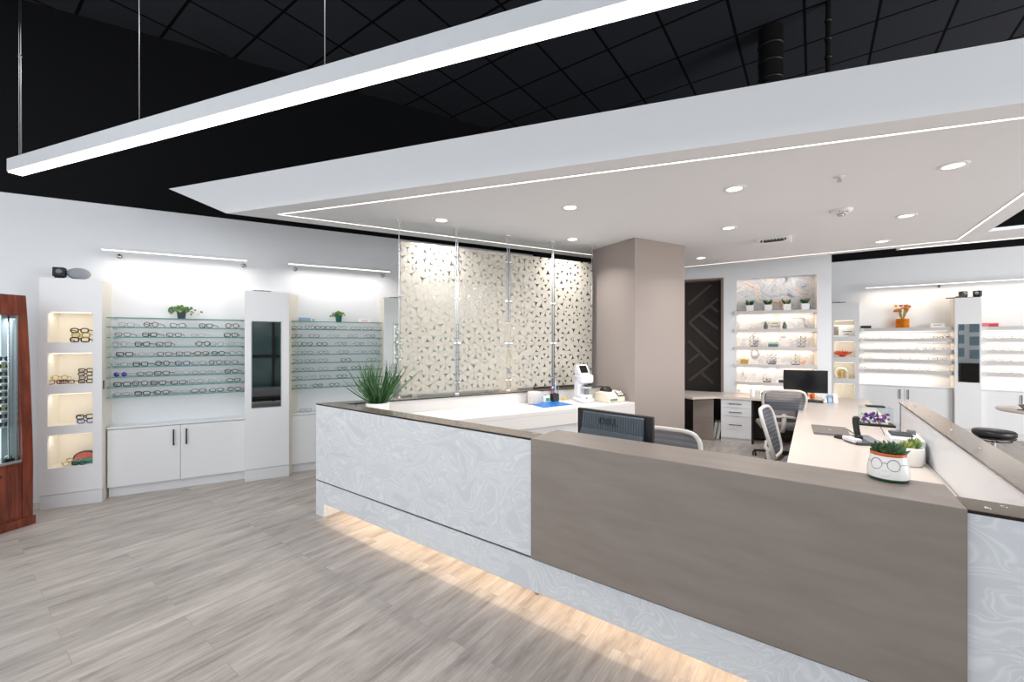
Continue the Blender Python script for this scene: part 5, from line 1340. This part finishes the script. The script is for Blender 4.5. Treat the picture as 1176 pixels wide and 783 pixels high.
# ================================================================== behind the camera: what the mirrors show
x, y = A.w(-.56, -5.05)
t = thing('bench', 'low grey tufted leather bench in front of the dark window', 'bench', A, -.56, -5.05, 0)
MB().box(-.75, .75, -.30, .30, .26, .44, .03, 3).build('seat', M['bench'], t)
MB().box(-.72, .72, -.27, .27, .22, .26).build('frame', M['black_metal'], t)
for sx in (-1, 1):
    for sy in (-1, 1): MB().cyl(sx*.66, sy*.22, 0, .22, .016, 12).build('leg', M['steel'], t)
wn = MB()
for xx in (-1.25, -.42, .15): wn.box(xx-.03, xx+.03, -5.95, -5.85, 0, 2.34)
for zz in (.05, 1.2, 2.3): wn.box(-1.25, .15, -5.94, -5.86, zz-.04, zz+.04)
wo = struct(wn, 'window_1', M['black_metal'], A)
MB().box(-1.25, .15, -5.91, -5.89, .05, 2.3).build('tinted_pane', M['tint_window'], wo)

fr = MB().box(7.2, 8.9, -2.7, -2.6, 0, 3.0)
struct(fr, 'wall_front', M['wall'], B)
pn_ = MB()
for i, xx in enumerate((7.35, 7.7, 8.05, 8.4)):
    for k in range(4): pn_.box(xx, xx+.22, -2.6, -2.59, 1.0+k*.45+.06*(i % 2), 1.3+k*.45+.06*(i % 2))
struct(pn_, 'window_2', pm('blue_grey_pane', (120, 150, 166), .1, spec=.6), B)
solo(MB().box(-.4, .1, -.22, .22, 0, .85, .02).box(-.38, .08, .22, .23, .06, .8, .004), 'storage_cabinet', M['dark_door'], 'dark cabinet below the front windows, reflected in the far mirror', 'cabinet', B, 8.15, -2.33)

# ================================================================== light
wd_ = bpy.data.worlds.new('World'); SC.world = wd_; wd_.use_nodes = True
bg = wd_.node_tree.nodes['Background']; bg.inputs['Color'].default_value = (.93, .97, 1.0, 1); bg.inputs['Strength'].default_value = WORLD
dl = area('side_fill_light', B, 10.2, 2.6, 2.1, 3.4, 3.2, 330, (255, 252, 248), rot=(PI/2, 0, 0))  # unseen fill added to brighten the far right wall; no window built there
dl.rotation_euler = (PI/2, 0, B.ang+math.radians(62))
area('pendant_lamp', PF, L_/2, .044, 2.89, L_-.1, .07, 40, (255, 250, 246))

# ================================================================== camera
cam = bpy.data.cameras.new('camera'); co = bpy.data.objects.new('camera', cam); C.objects.link(co)
co.location = (0, 0, H); co.rotation_euler = (PI/2, 0, 0)
cam.sensor_width = 36; cam.sensor_fit = 'HORIZONTAL'; cam.lens = FPX/1176*36; cam.clip_start = .05; cam.clip_end = 100
SC.camera = co
SC.view_settings.view_transform = 'Standard'; SC.view_settings.look = 'None'; SC.view_settings.gamma = 1; SC.view_settings.use_curve_mapping = False
SC.view_settings.exposure = 0.0
SC.cycles.max_bounces = 10; SC.cycles.transparent_max_bounces = 24; SC.cycles.caustics_reflective = False; SC.cycles.caustics_refractive = False
SC.cycles.sample_clamp_indirect = 4.0
